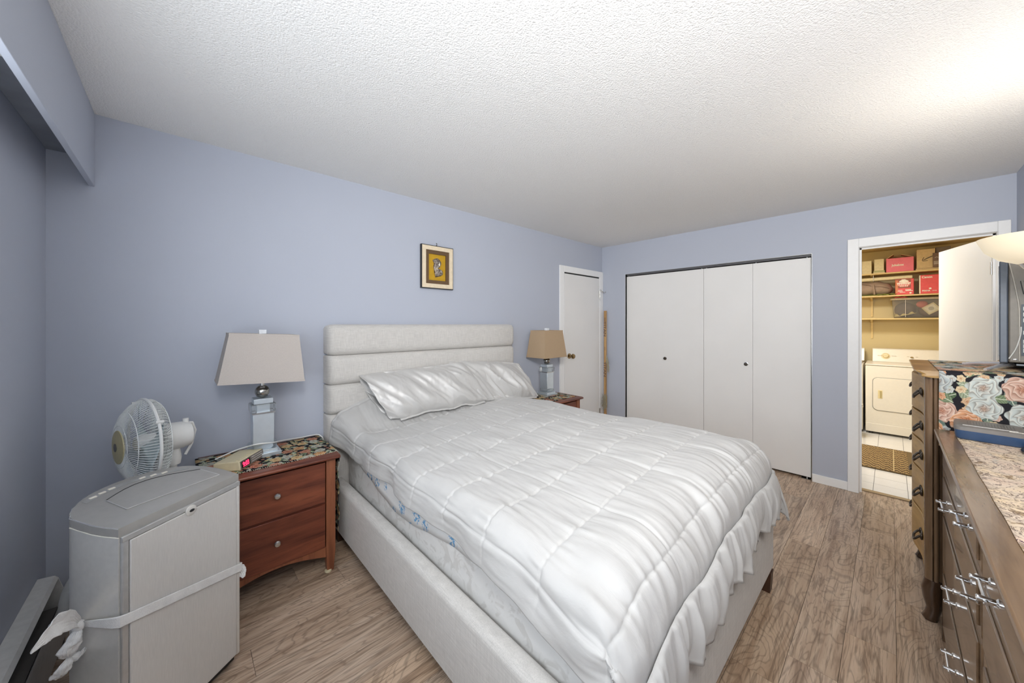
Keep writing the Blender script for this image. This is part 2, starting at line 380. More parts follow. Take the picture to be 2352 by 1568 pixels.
# ------------------------------------------------------------------ setting
XW, YB, XL, YF, ZC = 4.11, 2.637, -.452, -.577, 2.418
XE = 7.16
struct('wall_back', MB().box(XL - .12, XW + .1, YB, YB + .12, 0, ZC), WALL)
mb = MB()
wy0, wy1, wz0, wz1 = -.33, 1.57, .90, 2.0
mb.box(XL - .12, XL, wy1, YB, 0, ZC); mb.box(XL - .12, XL, YF - .12, wy0, 0, ZC); mb.box(XL - .12, XL, wy0, wy1, 0, wz0); mb.box(XL - .12, XL, wy0, wy1, wz1, ZC)
struct('wall_left', mb, WALL)
mb = MB().box(XL - .07, XL - .02, wy0, wy0 + .05, wz0, wz1).box(XL - .07, XL - .02, wy1 - .05, wy1, wz0, wz1).box(XL - .07, XL - .02, wy0, wy1, wz0, wz0 + .05).box(XL - .07, XL - .02, wy0, wy1, wz1 - .05, wz1).box(XL - .07, XL - .02, .60, .64, wz0, wz1)
win = struct('window_1', mb, TRIM)
# right wall with closet and laundry openings
cy0, cy1, cz = .485, 2.294, 2.03
dy0, dy1, dz = -.497, .180, 2.032
mb = MB(); X1 = XW + .1
mb.box(XW, X1, cy1, YB, 0, ZC); mb.box(XW, X1, cy0, cy1, cz, ZC); mb.box(XW, X1, dy1 + .012, cy0, 0, ZC); mb.box(XW, X1, dy0 - .012, dy1 + .012, dz + .012, ZC); mb.box(XW, X1, YF - .12, dy0 - .012, 0, ZC)
struct('wall_right', mb, WALL)
struct('wall_front', MB().box(XL - .12, XW, YF - .12, YF, 0, ZC), WALL)
struct('ceiling', MB().box(XL - .12, X1, YF - .12, YB + .12, ZC, ZC + .1), POP)
# closet carcass (dark behind the doors)
mb = MB().box(X1 + .55, X1 + .6, cy0 - .06, cy1 + .06, 0, ZC).box(X1, X1 + .6, cy0 - .06, cy0 - .01, 0, ZC).box(X1, X1 + .6, cy1 + .01, cy1 + .06, 0, ZC).box(X1, X1 + .6, cy0 - .06, cy1 + .06, cz + .1, cz + .15)
struct('wall_closet', mb, DARKGREY)
# laundry shell
struct('wall_laundry_back', MB().box(XE, XE + .1, -1.0, 1.1, 0, ZC), YELLOW)
struct('wall_laundry_right', MB().box(X1, XE, -.96, -.90, 0, ZC), YELLOW)
struct('wall_laundry_left', MB().box(X1 + .6, XE, 1.02, 1.1, 0, ZC).box(X1 + .6, X1 + .66, .425, 1.02, 0, ZC), YELLOW)
struct('ceiling', MB().box(X1, XE + .1, -1.0, 1.1, ZC, ZC + .1), plain('laundry_ceiling_paint', (.62, .48, .24), .8))
# floor: laminate planks, each a piece
fl = struct('floor', MB().box(XL - .12, X1 + .6, YF - .12, YB + .12, -.06, -.009), plain('joint_brown', (.06, .045, .035), .8))
pw, plen, gap = .158, 1.22, .0007
pb = MB().box(-plen / 2 + gap, plen / 2 - gap, -pw / 2 + gap, pw / 2 - gap, -.009, 0)
pme = mesh('plank', pb, PLANK, smooth=False)
y = -.015 - 4 * pw + pw / 2 + .0; row = 0
while y < YB + .05:
    off = [.0, .47, .86, .25, .70, 1.03][row % 6]; x = XL - .3 - off + plen / 2
    while x - plen / 2 < XW + .1:
        if x + plen / 2 > XL:
            x0, x1 = max(x - plen / 2 + gap, XL - .02), min(x + plen / 2 - gap, XW + .08)
            o = bpy.data.objects.new('plank', pme); C.objects.link(o); o.parent = fl; o.location = ((x0 + x1) / 2, y, 0)
            o.scale = ((x1 - x0) / (plen - 2 * gap), 1, 1)
        x += plen
    y += pw; row += 1
# laundry floor: tiles
fl2 = struct('floor', MB().box(X1 - .02, XE + .05, -1.0, 1.1, -.06, -.003), GROUT)
tme = mesh('tile', MB().box(-.0985, .0985, -.0985, .0985, -.004, .001), TILE, smooth=False)
for i in range(15):
    for j in range(9):
        cx, cyy = X1 + .035 + .1 + .2 * i, -.095 + .2 * (j - 3) + .1
        o = bpy.data.objects.new('tile', tme); C.objects.link(o); o.parent = fl2; o.location = (cx, cyy, 0)
        bvx = min(cx + .0985, XE) - (cx - .0985)
        if cx > XE - .05: o.scale = (.5, 1, 1)
struct('trim_1', MB().box(4.185, 4.235, dy0, dy1, 0, .008), plain('threshold_wood', (.38, .27, .14), .4), bevel=.003, label='wooden threshold strip between laminate and tile')
# baseboards
struct('baseboard_right', MB().box(XW - .012, XW, .251, cy0 - .005, 0, .072), TRIM, bevel=.003)
struct('baseboard_back', MB().box(XL, 3.212, YB - .012, YB, 0, .072), TRIM, bevel=.003)
struct('baseboard_front', MB().box(XL, XW, YF, YF + .012, 0, .072), TRIM, bevel=.003)
# valance (wall box over the window) and its dark track
struct('trim_2', MB().box(-.326, -.306, YF, YB, 2.065, ZC), WALL, bevel=.002, label='blue painted valance board along the left wall under the ceiling')
tr = thing('curtain_track', 'grey metal curtain track hidden behind the blue valance board', 'track', (-.385, .8, 2.30))
obj('mounting_plank', MB().box(XL + .001, -.342, YF + .02, YB - .003, 2.200, 2.222), plain('dusty_blue_wood', (.25, .27, .31), .8, var=.12, nscale=9, bstr=.3, bscale=60), tr)
obj('rail', MB().box(-.372, -.356, YF + .05, YB - .03, 2.186, 2.200), DARKGREY, tr)
for k, yy in enumerate((.3, 1.0, 1.66)):
    obj('bracket', MB().box(-.40, -.332, yy, yy + .05, 2.150, 2.199), WHITEP, tr, bevel=.008)
for k in range(9):
    obj('glider', MB().box(-.371, -.357, 1.85 + k * .075, 1.865 + k * .075, 2.172, 2.186), BLACK, tr)
# back-left door (white, flush)
d1 = struct('door_1', MB().box(3.30, 4.022, YB - .012, YB, .012, 1.998), WHITE, bevel=.002, label='white flush door in the blue back wall near the corner')
obj('gap_strip', MB().box(3.292, 4.03, YB - .004, YB, 1.998, 2.016), SHADOWGAP, d1)
mb = MB().box(3.212, 3.29, YB - .018, YB, 0, 2.088).box(4.03, 4.108, YB - .018, YB, 0, 2.088).box(3.29, 4.03, YB - .018, YB, 2.014, 2.088)
struct('trim_3', mb, TRIM, bevel=.003, label='white casing around the back wall door')
mb = MB().lathe([(.032, 0), (.032, .006), (.014, .01), (.012, .035), (.02, .04), (.029, .052), (.030, .062), (.024, .074), (.008, .08)], (3.385, YB - .012, 1.019), (0, -1, 0), 20)
obj('door_knob', mb, BRASS, d1)
obj('hinge', MB().box(4.018, 4.034, YB - .02, YB - .01, 1.74, 1.83).cyl((4.026, YB - .022, 1.735), (4.026, YB - .022, 1.835), .006), STEEL, d1)
obj('hinge', MB().box(4.018, 4.034, YB - .02, YB - .01, .20, .29).cyl((4.026, YB - .022, .195), (4.026, YB - .022, .295), .006), STEEL, d1)
hk = thing('coat_hook', 'small metal hook with white tag high on the edge of the back wall door', 'hook', (4.035, YB - .02, 1.83))
obj('hook_arm', MB().tube(bez([(4.03, YB - .016, 1.83), (4.04, YB - .05, 1.825), (4.07, YB - .06, 1.815), (4.095, YB - .06, 1.822)], 6), .005, 6).sphere((4.097, YB - .06, 1.822), .009, 8, 6).sphere((4.032, YB - .03, 1.84), .012, 8, 6), STEEL, hk)
obj('tag_strip', MB().box(4.022, 4.035, YB - .026, YB - .021, 1.70, 1.815), WHITEP, hk, bevel=.003)
# closet bifold doors
names = [(1.8382, 2.2915), (1.386, 1.838), (.936, 1.383), (.492, .934)]
for k, (a, b) in enumerate(names):
    d = struct('door_%d' % (k + 2), MB().box(XW + .022, XW + .055, a, b, .022, 1.998), WHITE, bevel=.0008, label=['leftmost', 'second from the left', 'third from the left', 'rightmost'][k] + ' white flush panel of the closet bifold doors')
    if k in (1, 2):
        ky = (1.802, .992)[k - 1]
        obj('knob', MB().lathe([(.007, 0), (.006, .010), (.013, .014), (.015, .020), (.012, .025), (.004, .026)], (XW + .022, ky, 1.0), (-1, 0, 0), 16), DARKMET, d)
        obj('knob_rose', MB().lathe([(.019, 0), (.019, .003), (.012, .004)], (XW + .022, ky, 1.0), (-1, 0, 0), 16), CHROME, d)
mb = MB().box(XW - .004, XW + .1, cy0 - .004, cy0, 0, cz).box(XW - .004, XW + .1, cy1, cy1 + .004, 0, cz).box(XW - .004, XW + .1, cy0, cy1, cz - .004, cz)
struct('trim_4', mb, STEEL, label='thin metal edging around the closet opening')
tr2 = struct('trim_5', MB().box(XW + .02, XW + .06, cy0 + .004, cy1 - .004, cz - .022, cz - .004), plain('track_grey', (.10, .10, .105), .5), label='dark sliding track above the closet doors')
for yy in (1.36, 1.41, .91, 2.27, .52):
    obj('pivot_pin', MB().cyl((XW + .038, yy, 1.99), (XW + .038, yy, 2.01), .006), CHROME, tr2)
obj('floor_bracket', MB().box(XW + .005, XW + .06, .495, .56, 0, .006).cyl((XW + .038, .52, 0), (XW + .038, .52, .03), .006), STEEL, tr2)
# laundry door casing + jamb
mb = MB().box(XW - .018, XW, dy1 + .003, .251, 0, 2.107).box(XW - .018, XW, -.554, dy0 - .003, 0, 2.107).box(XW - .018, XW, dy0 - .003, dy1 + .003, 2.035, 2.107)
mb.box(XW - .006, X1 + .006, dy1, dy1 + .0115, 0, 2.044).box(XW - .006, X1 + .006, dy0 - .0115, dy0, 0, 2.044).box(XW - .006, X1 + .006, dy0, dy1, 2.032, 2.0435)
struct('trim_6', mb, TRIM, bevel=.003, label='white casing around the laundry doorway')
struct('trim_7', MB().box(XW + .035, XW + .05, dy1 - .012, dy1, 0, 2.032).box(XW + .035, XW + .05, dy0, dy1, 2.02, 2.032).box(XW + .035, XW + .05, dy0, dy0 + .012, 0, 2.032), TRIM, label='white door stop inside the laundry doorway')
hx, hy = X1 - .006, -.487; ang = math.atan2(-.28 - hy, 4.815 - hx)
d6 = struct('door_6', MB().box(0, .64, -.036, 0, .012, 2.022), WHITE, bevel=.002, label='white flush door standing open into the laundry')
d6.location = (hx, hy, 0); d6.rotation_euler = (0, 0, ang)
for z in (.25, 1.05, 1.75):
    obj('hinge', MB().cyl((-.004, .004, z), (-.004, .004, z + .09), .005), STEEL, d6)
obj('latch_plate', MB().box(.6405, .642, -.030, -.006, .95, 1.03), BRASS, d6)
obj('door_knob', MB().lathe([(.03, 0), (.03, .006), (.012, .01), (.012, .03), (.027, .045), (.028, .055), (.01, .068)], (.585, 0, 1.0), (0, 1, 0), 16), BRASS, d6)

# ------------------------------------------------------------------ baseboard heater
ht = thing('baseboard_heater', 'white metal baseboard heater along the left wall behind the air conditioner', 'heater', (-.41, 1.2, 0))
hy0, hy1 = -.3, 2.50
fy = lambda u, v, h: (u, h, v)
obj('hood', MB().prism([(-.451, .304), (-.404, .299), (-.393, .286), (-.395, .281), (-.405, .293), (-.449, .297)], hy0, hy1, fy), plain('heater_enamel', (.72, .71, .68), .4), ht)
obj('back_plate', MB().box(-.451, -.446, hy0, hy1, .02, .262), plain('heater_dark', (.05, .05, .05), .6), ht)
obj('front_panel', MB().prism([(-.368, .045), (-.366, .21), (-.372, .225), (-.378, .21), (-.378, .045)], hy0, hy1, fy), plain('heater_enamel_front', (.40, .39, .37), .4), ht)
obj('element', MB().cyl((-.415, hy0 + .03, .15), (-.415, hy1 - .03, .15), .012).box(-.44, -.39, hy0 + .04, hy1 - .04, .12, .18), DARKGREY, ht)
obj('end_cap', MB().prism([(-.451, .02), (-.368, .02), (-.366, .21), (-.378, .225), (-.394, .284), (-.405, .298), (-.451, .303)], hy1 - .004, hy1 + .004, fy), plain('heater_cap', (.62, .61, .58), .4), ht)
obj('foot', MB().box(-.445, -.37, hy1 - .06, hy1 - .04, 0, .045), DARKGREY, ht); obj('foot', MB().box(-.445, -.37, hy0 + .04, hy0 + .06, 0, .045), DARKGREY, ht)

# ------------------------------------------------------------------ bed
bed = thing('upholstered_bed', 'pale grey linen upholstered bed with four channel headboard', 'bed', (1.52, 1.5, 0))
def roundbox(x0, x1, y0, y1, z0, z1, r, n=5, ax='z'):
    pts = []
    for (cx, cy, a0) in ((x1 - r, z1 - r, 0), (x0 + r, z1 - r, 90)):
        for k in range(n + 1):
            a = math.radians(a0 + 90 * k / n); pts.append((cx + r * math.cos(a), cy + r * math.sin(a)))
    pts += [(x0, z0), (x1, z0)]
    return pts
RZ = .385
mb = MB().prism(roundbox(.72, .795, 0, 0, .10, RZ, .028), .445, 2.53, lambda u, v, h: (u, h, v)); obj('side_rail', mb, LINEN, bed)
mb = MB().prism(roundbox(2.245, 2.32, 0, 0, .10, RZ, .028), .445, 2.53, lambda u, v, h: (u, h, v)); obj('side_rail', mb, LINEN, bed)
mb = MB().prism(roundbox(.43, .505, 0, 0, .10, RZ, .028), .718, 2.324, lambda u, v, h: (h, u, v)); obj('foot_rail', mb, LINEN, bed, bevel=.012, seg=3)
for lx, ly in ((.76, .49), (2.26, .455), (.76, 2.45), (2.27, 2.45)):
    obj('leg', MB().prism([(-.03, -.03), (.03, -.03), (.03, .03), (-.03, .03)], 0, .105, lambda u, v, h: (lx + u * (.8 + h * 2), ly + v * (.8 + h * 2), h)), wood('dark_leg', sr(45, 28, 20), sr(66, 42, 30), sr(80, 52, 38), 2), bed)
obj('slat_base', MB().box(.79, 2.25, .5, 2.52, .26, .30), CARD, bed)
chz = [(1.192, 1.392), (.996, 1.190), (.800, .994), (.602, .798), (.15, .600)]
for k, (z0, z1) in enumerate(chz):
    prof = []
    rr = .038
    zz = [(2.632, z0), (2.632, z1)]
    n = 8; front = []
    for i in range(n + 1):
        t = -1 + 2 * i / n; front.append((2.525 - .016 * (1 - t ** 4) ** .5 * 1.6, (z0 + z1) / 2 + t * (z1 - z0) / 2 * .995))
    poly = [(2.632, z0)] + front + ([(2.60, z1)] if k else [(2.545, z1 + .004), (2.58, z1 + .006), (2.615, z1 + .002), (2.632, z1 - .01)]) + ([(2.632, z1)] if k else [])
    rings = []
    xs = [.706, .712, .726, .75, 1.0, 1.5, 2.1, 2.338, 2.362, 2.376, 2.382]
    for x in xs:
        e = min(x - .706, 2.382 - x); q = max(0, 1 - e / .044); ins = 1 - math.sqrt(max(0, 1 - q * q))
        rings.append([(x, Y + (2.60 - Y) * .55 * ins if Y < 2.60 else Y, (z0 + z1) / 2 + (Z - (z0 + z1) / 2) * (1 - (.16 if k == 0 else .06) * ins)) for Y, Z in poly])
    obj('headboard_channel', MB().loft(rings), LINEN, bed, ang=60)
obj('headboard_back', MB().box(.725, 2.365, 2.60, 2.634, .1, 1.36), LINEN, bed, bevel=.015)
# mattress
mt = thing('mattress', 'white damask mattress in the grey bed frame under the comforter', 'mattress', (1.52, 1.5, .30))
def rr2(x0, x1, y0, y1, r, n=6):
    p = []
    for cx, cy, a0 in ((x1 - r, y1 - r, 0), (x0 + r, y1 - r, 90), (x0 + r, y0 + r, 180), (x1 - r, y0 + r, 270)):
        for k in range(n + 1):
            a = math.radians(a0 + 90 * k / n); p.append((cx + r * math.cos(a), cy + r * math.sin(a)))
    return p
rings = []
for z, ins in ((.302, .03), (.31, .012), (.33, .002), (.40, 0), (.48, -.002), (.56, 0), (.64, .004), (.66, .014), (.668, .04)):
    rings.append([(x, y, z) for x, y in rr2(.805 + ins, 2.24 - ins, .515 + ins, 2.49 - ins, .08)])
obj('body', MB().loft(rings), MATT, mt, ang=70)
for z in (.325, .648):
    obj('piping', MB().tube([(x, y, z) for x, y in rr2(.803, 2.242, .513, 2.492, .08, 8)], .006, 6, True), plain('piping_white', (.72, .71, .69), .6), mt)
# fitted sheet with blue flowers showing below the comforter hem
def blueflower():
    t = NT('blue_flower_sheet'); c = t.n('ShaderNodeTexCoord').outputs['Object']; v = t.vmath('MULTIPLY', c, (0, 1, 1))
    vo = t.n('ShaderNodeTexVoronoi'); t.set(vo.inputs['Vector'], v); vo.inputs['Scale'].default_value = 9; vo.inputs['Randomness'].default_value = .5
    n = t.noise(v, 55, 3, .6); m = t.math('MULTIPLY', t.step(.46, .36, vo.outputs['Distance']), t.step(.50, .54, n))
    n2 = t.noise(v, 120, 2)
    t.col(t.mix(m, (.76, .76, .75, 1), t.mix(n2, (.05, .22, .50, 1), (.20, .48, .72, 1)))); t.pr(.8); return t.m
ys = np.linspace(.62, 2.40, 90); A = np.zeros((7, 90, 3))
low = .525 + .02 * np.sin(ys * 6) - .075 * np.exp(-((ys - 1.55) / .40) ** 2)
for i in range(7):
    f = i / 6; zz = low + (.665 - low) * f
    A[i, :, 0] = .7985 - .002 * np.sin(ys * 30) * (1 - f) ; A[i, :, 1] = ys; A[i, :, 2] = zz
tag(obj('fitted_sheet', MB().grid(A), blueflower(), org=(.8, 1.5, .6), solid=.003), 'white bed sheet with blue flowers peeking out under the comforter hem', 'bed sheet')

# comforter
NX, NY = 440, 480
LX = np.linspace(0, 1, NX); LY = np.linspace(0, 1, NY)
xa, xb, ya = .845, 2.19, .60           # flat limits, foot limit
rL, rR, rF = .075, .12, .17
dropL, dropR, dropF = .085, .16, .015  # straight hang below the rounded edge
arcL = rL * PI / 2 + dropL; arcR = rR * PI / 2 + dropR; arcF = rF * PI / 2 + dropF
yh = 2.505
sx_ = LX * (arcL + (xb - xa) + arcR) - arcL      # 0 at xa
sy_ = LY * (arcF + (yh - ya)) - arcF             # 0 at ya
def edge(s, r):   # s>=0 past the edge -> horizontal out, vertical down
    a = np.clip(s / r, 0, PI / 2); ex = np.clip(s - r * PI / 2, 0, None)
    return r * np.sin(a), r * (1 - np.cos(a)) + ex
oL, dL = edge(np.clip(-sx_, 0, None), rL); oR, dR = edge(np.clip(sx_ - (xb - xa), 0, None), rR)
oF, dF = edge(np.clip(-sy_, 0, None), rF)
Xc = np.where(sx_ < 0, xa - oL, np.where(sx_ > xb - xa, xb + oR, xa + sx_))
Yc = np.where(sy_ < 0, ya - oF, ya + sy_)
X, Y = np.meshgrid(Xc, Yc); SX, SY = np.meshgrid(sx_ + xa, sy_ + ya)
DX = np.maximum(dL, dR)[None, :].repeat(NY, 0); DY = dF[:, None].repeat(NX, 1)
p = 2.6; D = (DX ** p + DY ** p) ** (1 / p)
top = .715 + .045 * sstep(1.0, 2.0, X) + .02 * np.sin((X - .8) * 2.1) * (1 - sstep(1.7, 2.3, Y)) + .02 * sstep(1.4, .8, Y) * sstep(.9, 1.6, X)
pill = (.185 * sstep(2.26, 2.54, Y)) * np.clip((X - .72) / .26, 0, 1) * sstep(2.36, 2.1, X)
Z = top + pill - D
# foot-left corner hangs lower, head-left corner flares toward the nightstand
fl_ = sstep(.85, .52, Y) * sstep(.98, .78, X); Z -= .06 * fl_; X -= .012 * fl_
hd = sstep(2.15, 2.5, Y) * sstep(1.0, .76, X); Z += .045 * hd; X -= .05 * hd * sstep(2.2, 2.5, Y)
P = np.stack([X, Y, Z], -1)
def normals(P):
    du = np.gradient(P, axis=1); dv = np.gradient(P, axis=0); n = np.cross(du, dv); return n / (np.linalg.norm(n, axis=-1, keepdims=True) + 1e-9)
N = normals(P)
ux = (SX - .743) / .373; uy = (SY - .97) / .2525
fu = np.abs(np.sin(PI * ux)); fv = np.abs(np.sin(PI * uy))
puff = .0085 * (fu ** .5) * (fv ** .5)
du_ = np.abs(((ux + .5) % 1) - .5) * .373; dv_ = np.abs(((uy + .5) % 1) - .5) * .2525
stitch = np.exp(-(du_ / .0045) ** 2) + np.exp(-(dv_ / .0045) ** 2)
hemf = sstep(0, .10, SX - (xa - arcL)); gath = np.exp(-(dv_ / .045)) * (.25 + .75 * hemf)
stitch = stitch * hemf; puff = puff * (.55 + .45 * hemf) + .006 * (1 - hemf)
wr = vnoise(SX * 34 + 2 * vnoise(SX * 3, SY * 3, 5), SY * 5.5, 1) * (.0025 + .008 * gath) + vnoise(SX * 16, SY * 5, 2) * .009 + vnoise(SX * 5, SY * 5, 3) * .012
wr += vnoise(SX * 62, SY * 11, 4) * .007 * (gath + .25)
diag = vnoise((SX + SY) * 8, (SX - SY) * 3, 8) * .008
fold = sstep(.70, .40, SY) * (vnoise(SX * 15, SY * 2.2, 6) * .030 + vnoise(SX * 36, SY * 3, 9) * .014) + sstep(1.15, .8, SX) * sstep(.75, .45, SY) * np.sin(SX * 62 + SY * 14) * .007
fold *= sstep(ya - arcF + .005, ya - arcF + .09, SY)
sidefold = (sstep(.86, .74, SX) + sstep(2.22, 2.36, SX)) * vnoise(SX * 3, SY * 8, 7) * .034
P = P + N * (puff - .004 * stitch + wr + diag + fold + sidefold)[..., None]
P += N * (vnoise(SX * 95, SY * 16, 13) * .0012 * (1 + gath))[..., None]
low_hem = np.linspace(0, 1, NY)
hw = sstep(.16, 0, sx_ + arcL)[None, :]; P[..., 2] += hw * (vnoise(np.linspace(0, 7, NY), 0, 3) * .055)[:, None]; P[..., 0] += hw * (vnoise(np.linspace(0, 16, NY), 0, 8) * .022)[:, None]
comf = obj('comforter', MB().grid(P), QUILT, org=(1.5, 1.4, .7), ang=180)
tag(comf, 'white quilted comforter with gathered ruffle spread over the bed', 'comforter')
md = comf.modifiers.new('s', 'SOLIDIFY'); md.thickness = .012; md.offset = -1
# foot ruffle
B = P[2]; MR = 1000; NR = 16
ar = np.concatenate([[0], np.cumsum(np.linalg.norm(np.diff(B, axis=0), axis=1))]); tt = np.linspace(.06, ar[-1] - .05, MR)
Bp = np.stack([np.interp(tt, ar, B[:, k]) for k in range(3)], -1)
for k in range(3): Bp[:, k] = np.convolve(np.pad(Bp[:, k], 20, 'edge'), np.ones(41) / 41, 'valid')
R3 = np.zeros((NR, MR, 3)); ph = np.cumsum(.9 + vnoise(tt * 7, 0 * tt, 2) * 1.0) * (tt[1] - tt[0])
for j in range(NR):
    f = j / (NR - 1); amp = (.003 + .024 * f ** .8) * (.7 + 1.0 * (vnoise(tt * 5, 0 * tt, 9) + .5))
    tj = tt + .012 * f * vnoise(tt * 6, 0 * tt, 12)
    wv = 1.7 * vnoise(tj * 33, 0 * tt + f * .8, 3) + .9 * vnoise(tj * 62, 0 * tt + f * .5, 7) * (1 - .4 * f) + .35 * np.sin(ph * 70)
    out = amp * wv + .016 * math.sin(PI * min(1, f * 1.1)) + .010 + .012 * f
    hgt = .168 + .03 * vnoise(tt * 5, 0 * tt, 4) + .016 * vnoise(tt * 15, 0 * tt, 5)
    R3[j, :, 0] = Bp[:, 0] + amp * .5 * vnoise(tj * 40, 0 * tt + f, 6) + .05 * f * sstep(2.2, 2.33, Bp[:, 0]); R3[j, :, 1] = Bp[:, 1] - (.006 if j == 0 else out + .004); R3[j, :, 2] = Bp[:, 2] + .012 - (hgt + .018) * f
rf = obj('ruffle', MB().grid(R3), QUILT, comf, solid=.003, ang=180)
rf.data.transform(Matrix.Translation((-1.5, -1.4, -.7)))

# pillows
def pillow(label, c, L, Wd, th, tilt, rz, openend, seed, roll=0):
    nu, nv = 150, 96; A = np.zeros((nu, nv, 3))
    for i in range(nu):
        u = -1 + 2 * i / (nu - 1); eu = max(0, 1 - abs(u) ** 4.0) ** .5
        if openend and u < -.55: eu = max(eu, .70)
        for k in range(nv):
            a = 2 * PI * k / nv; ca, sa = math.cos(a), math.sin(a)
            w = math.copysign(abs(ca) ** .70, ca); ew = max(0, 1 - abs(w) ** 2.4) ** .6
            A[i, k] = (u * L / 2, w * Wd / 2 * (1 - .06 * (1 - eu)), math.copysign(th / 2 * eu * (abs(sa) ** .85) * (.45 + .55 * ew), sa))
    x, y, z = A[..., 0].copy(), A[..., 1].copy(), A[..., 2].copy()
    side = np.sign(z + 1e-9) * np.clip(np.abs(z) / .025, 0, 1)
    r1 = vnoise(x * 7 + y * 7, y * 3 - x * 1.5, seed); r2 = vnoise(x * 15 + y * 10, y * 5 - x * 3, seed + 1); r3 = vnoise(x * 34 + y * 18, y * 9, seed + 2)
    A[..., 2] += side * (-.11 * np.abs(r1) ** 1.2 - .045 * np.abs(r2) + .010 * r3 + .03 * vnoise(x * 4, y * 4, seed + 5) + .02)
    hem = sstep(-Wd / 2 * .55, -Wd / 2, y)
    A[..., 1] += hem * vnoise(x * 10, 0 * x, seed + 3) * .045 + vnoise(x * 8, z * 10, seed + 4) * .012
    A[..., 0] += -.26 * y
    if openend: A[..., 0] += sstep(-.18, -L / 2, x) * (-.12 * y - .03 * np.clip(z, 0, 1) / .1)
    t = thing('pillow', label, 'pillow', c, rz, 'satin pillows on the bed', local=True); t.rotation_euler = (tilt, roll, rz)
    mb = MB().loft([[tuple(p) for p in r] for r in A], cap=False); n = nv; mb.f.append(tuple((nu - 1) * n + j for j in range(n)))
    if not openend: mb.f.append(tuple(range(n))[::-1])
    o = obj('pillowcase', mb, SATIN, t, ang=180)
    if openend:
        md = o.modifiers.new('s', 'SOLIDIFY'); md.thickness = .004; md.offset = -1
        obj('pillow_core', MB().sphere((.08, 0, 0), 1, 20, 12, (L * .40, Wd * .40, th * .26)), WHITEP, t)
    fl = np.array([[(-L / 2 * .80 + (L * .86) * j / 60 + .26 * Wd / 2, -Wd / 2 * .97 + .045 * .9 * float(vnoise(np.array((-L / 2 * .80 + L * .86 * j / 60) * 10), np.array(0.), seed + 3)) - .018 * q, .004 * math.sin(j * 1.7) * q) for j in range(61)] for q in (0, .5, 1)])
    obj('hem_flange', MB().grid(fl), SATIN, t, solid=.003, ang=180)
    return t
pillow('grey satin pillow with open pillowcase end, left one against the headboard', (1.372, 2.375, .915), .82, .37, .17, math.radians(55), math.radians(-3), True, 21, math.radians(-2))
pillow('grey satin pillow with closed end, right one against the headboard', (2.02, 2.372, .912), .76, .37, .16, math.radians(54), math.radians(-5), False, 33, math.radians(5))

# ------------------------------------------------------------------ nightstands
NX0, NX1, NYF, NYB = .085, .645, 2.17, 2.60
ns = thing('nightstand', 'cherry two drawer nightstand left of the bed behind the silver air conditioner', 'nightstand', ((NX0 + NX1) / 2, 2.38, 0), 0, 'cherry nightstands')
mb = MB().prism([(NYF - .030, .640), (NYF - .034, .648), (NYF - .030, .656), (NYF - .018, .660), (NYB + .02, .660), (NYB + .02, .640)], NX0 - .018, NX1 + .018, lambda u, v, h: (h, u, v))
obj('top', mb, CHERRY, ns, bevel=.002)
obj('side_panel', MB().box(NX0 + .006, NX0 + .022, NYF + .02, NYB, .11, .64), CHERRY, ns)
obj('side_panel', MB().box(NX1 - .022, NX1 - .006, NYF + .02, NYB, .11, .64), CHERRY, ns)
obj('back_panel', MB().box(NX0 + .02, NX1 - .02, NYB - .012, NYB, .12, .64), CHERRY, ns)
obj('carcass_shelf', MB().box(NX0 + .02, NX1 - .02, NYF + .015, NYB - .01, .125, .14).box(NX0 + .02, NX1 - .02, NYF + .018, NYB - .01, .382, .392).box(NX0 + .02, NX1 - .02, NYF + .012, NYF + .03, .625, .642), CHERRY, ns)
for lx in (NX0 + .024, NX1 - .024):
    for ly in (NYF + .022, NYB - .024):
        mb = MB().loft([[(lx + sx * w, ly + sy * w, z) for sx, sy in ((-1, -1), (1, -1), (1, 1), (-1, 1))] for z, w in ((0, .017), (.11, .024), (.64, .024))])
        obj('leg', mb, CHERRYV, ns, bevel=.002)
        if ly < NYF + .1: obj('foot_pad', MB().lathe([(.018, 0), (.018, .008), (.012, .010)], (lx - .012, ly - .012, 0), n=10), CREAM, ns)
arc = [(NX0 + .048, .13)] + [(NX0 + .048 + (NX1 - NX0 - .096) * i / 16, .085 + .045 * math.sin(PI * i / 16)) for i in range(17)] + [(NX1 - .048, .13)]
arc = [(NX0 + .048, .145)] + arc[1:-1] + [(NX1 - .048, .145)]
obj('apron', MB().prism(arc, NYF + .008, NYF + .026, lambda u, v, h: (u, h, v)), CHERRYV, ns)
for z0, z1, kz in ((.396, .622, .515), (.142, .384, .27)):
    dr = obj('drawer', MB().box(NX0 + .052, NX1 - .052, NYF + .004, NYF + .022, z0, z1), CHERRY, ns, bevel=.002)
    obj('knob', MB().lathe([(.007, 0), (.006, .012), (.014, .018), (.0155, .024), (.012, .029), (.004, .031)], ((NX0 + NX1) / 2 - .003, NYF + .004, kz), (0, -1, 0), 18), STEEL, dr)
ns2 = copytree(ns, None, (2.330, 0, 0)); ns2['label'] = 'cherry nightstand right of the bed beside the white door'
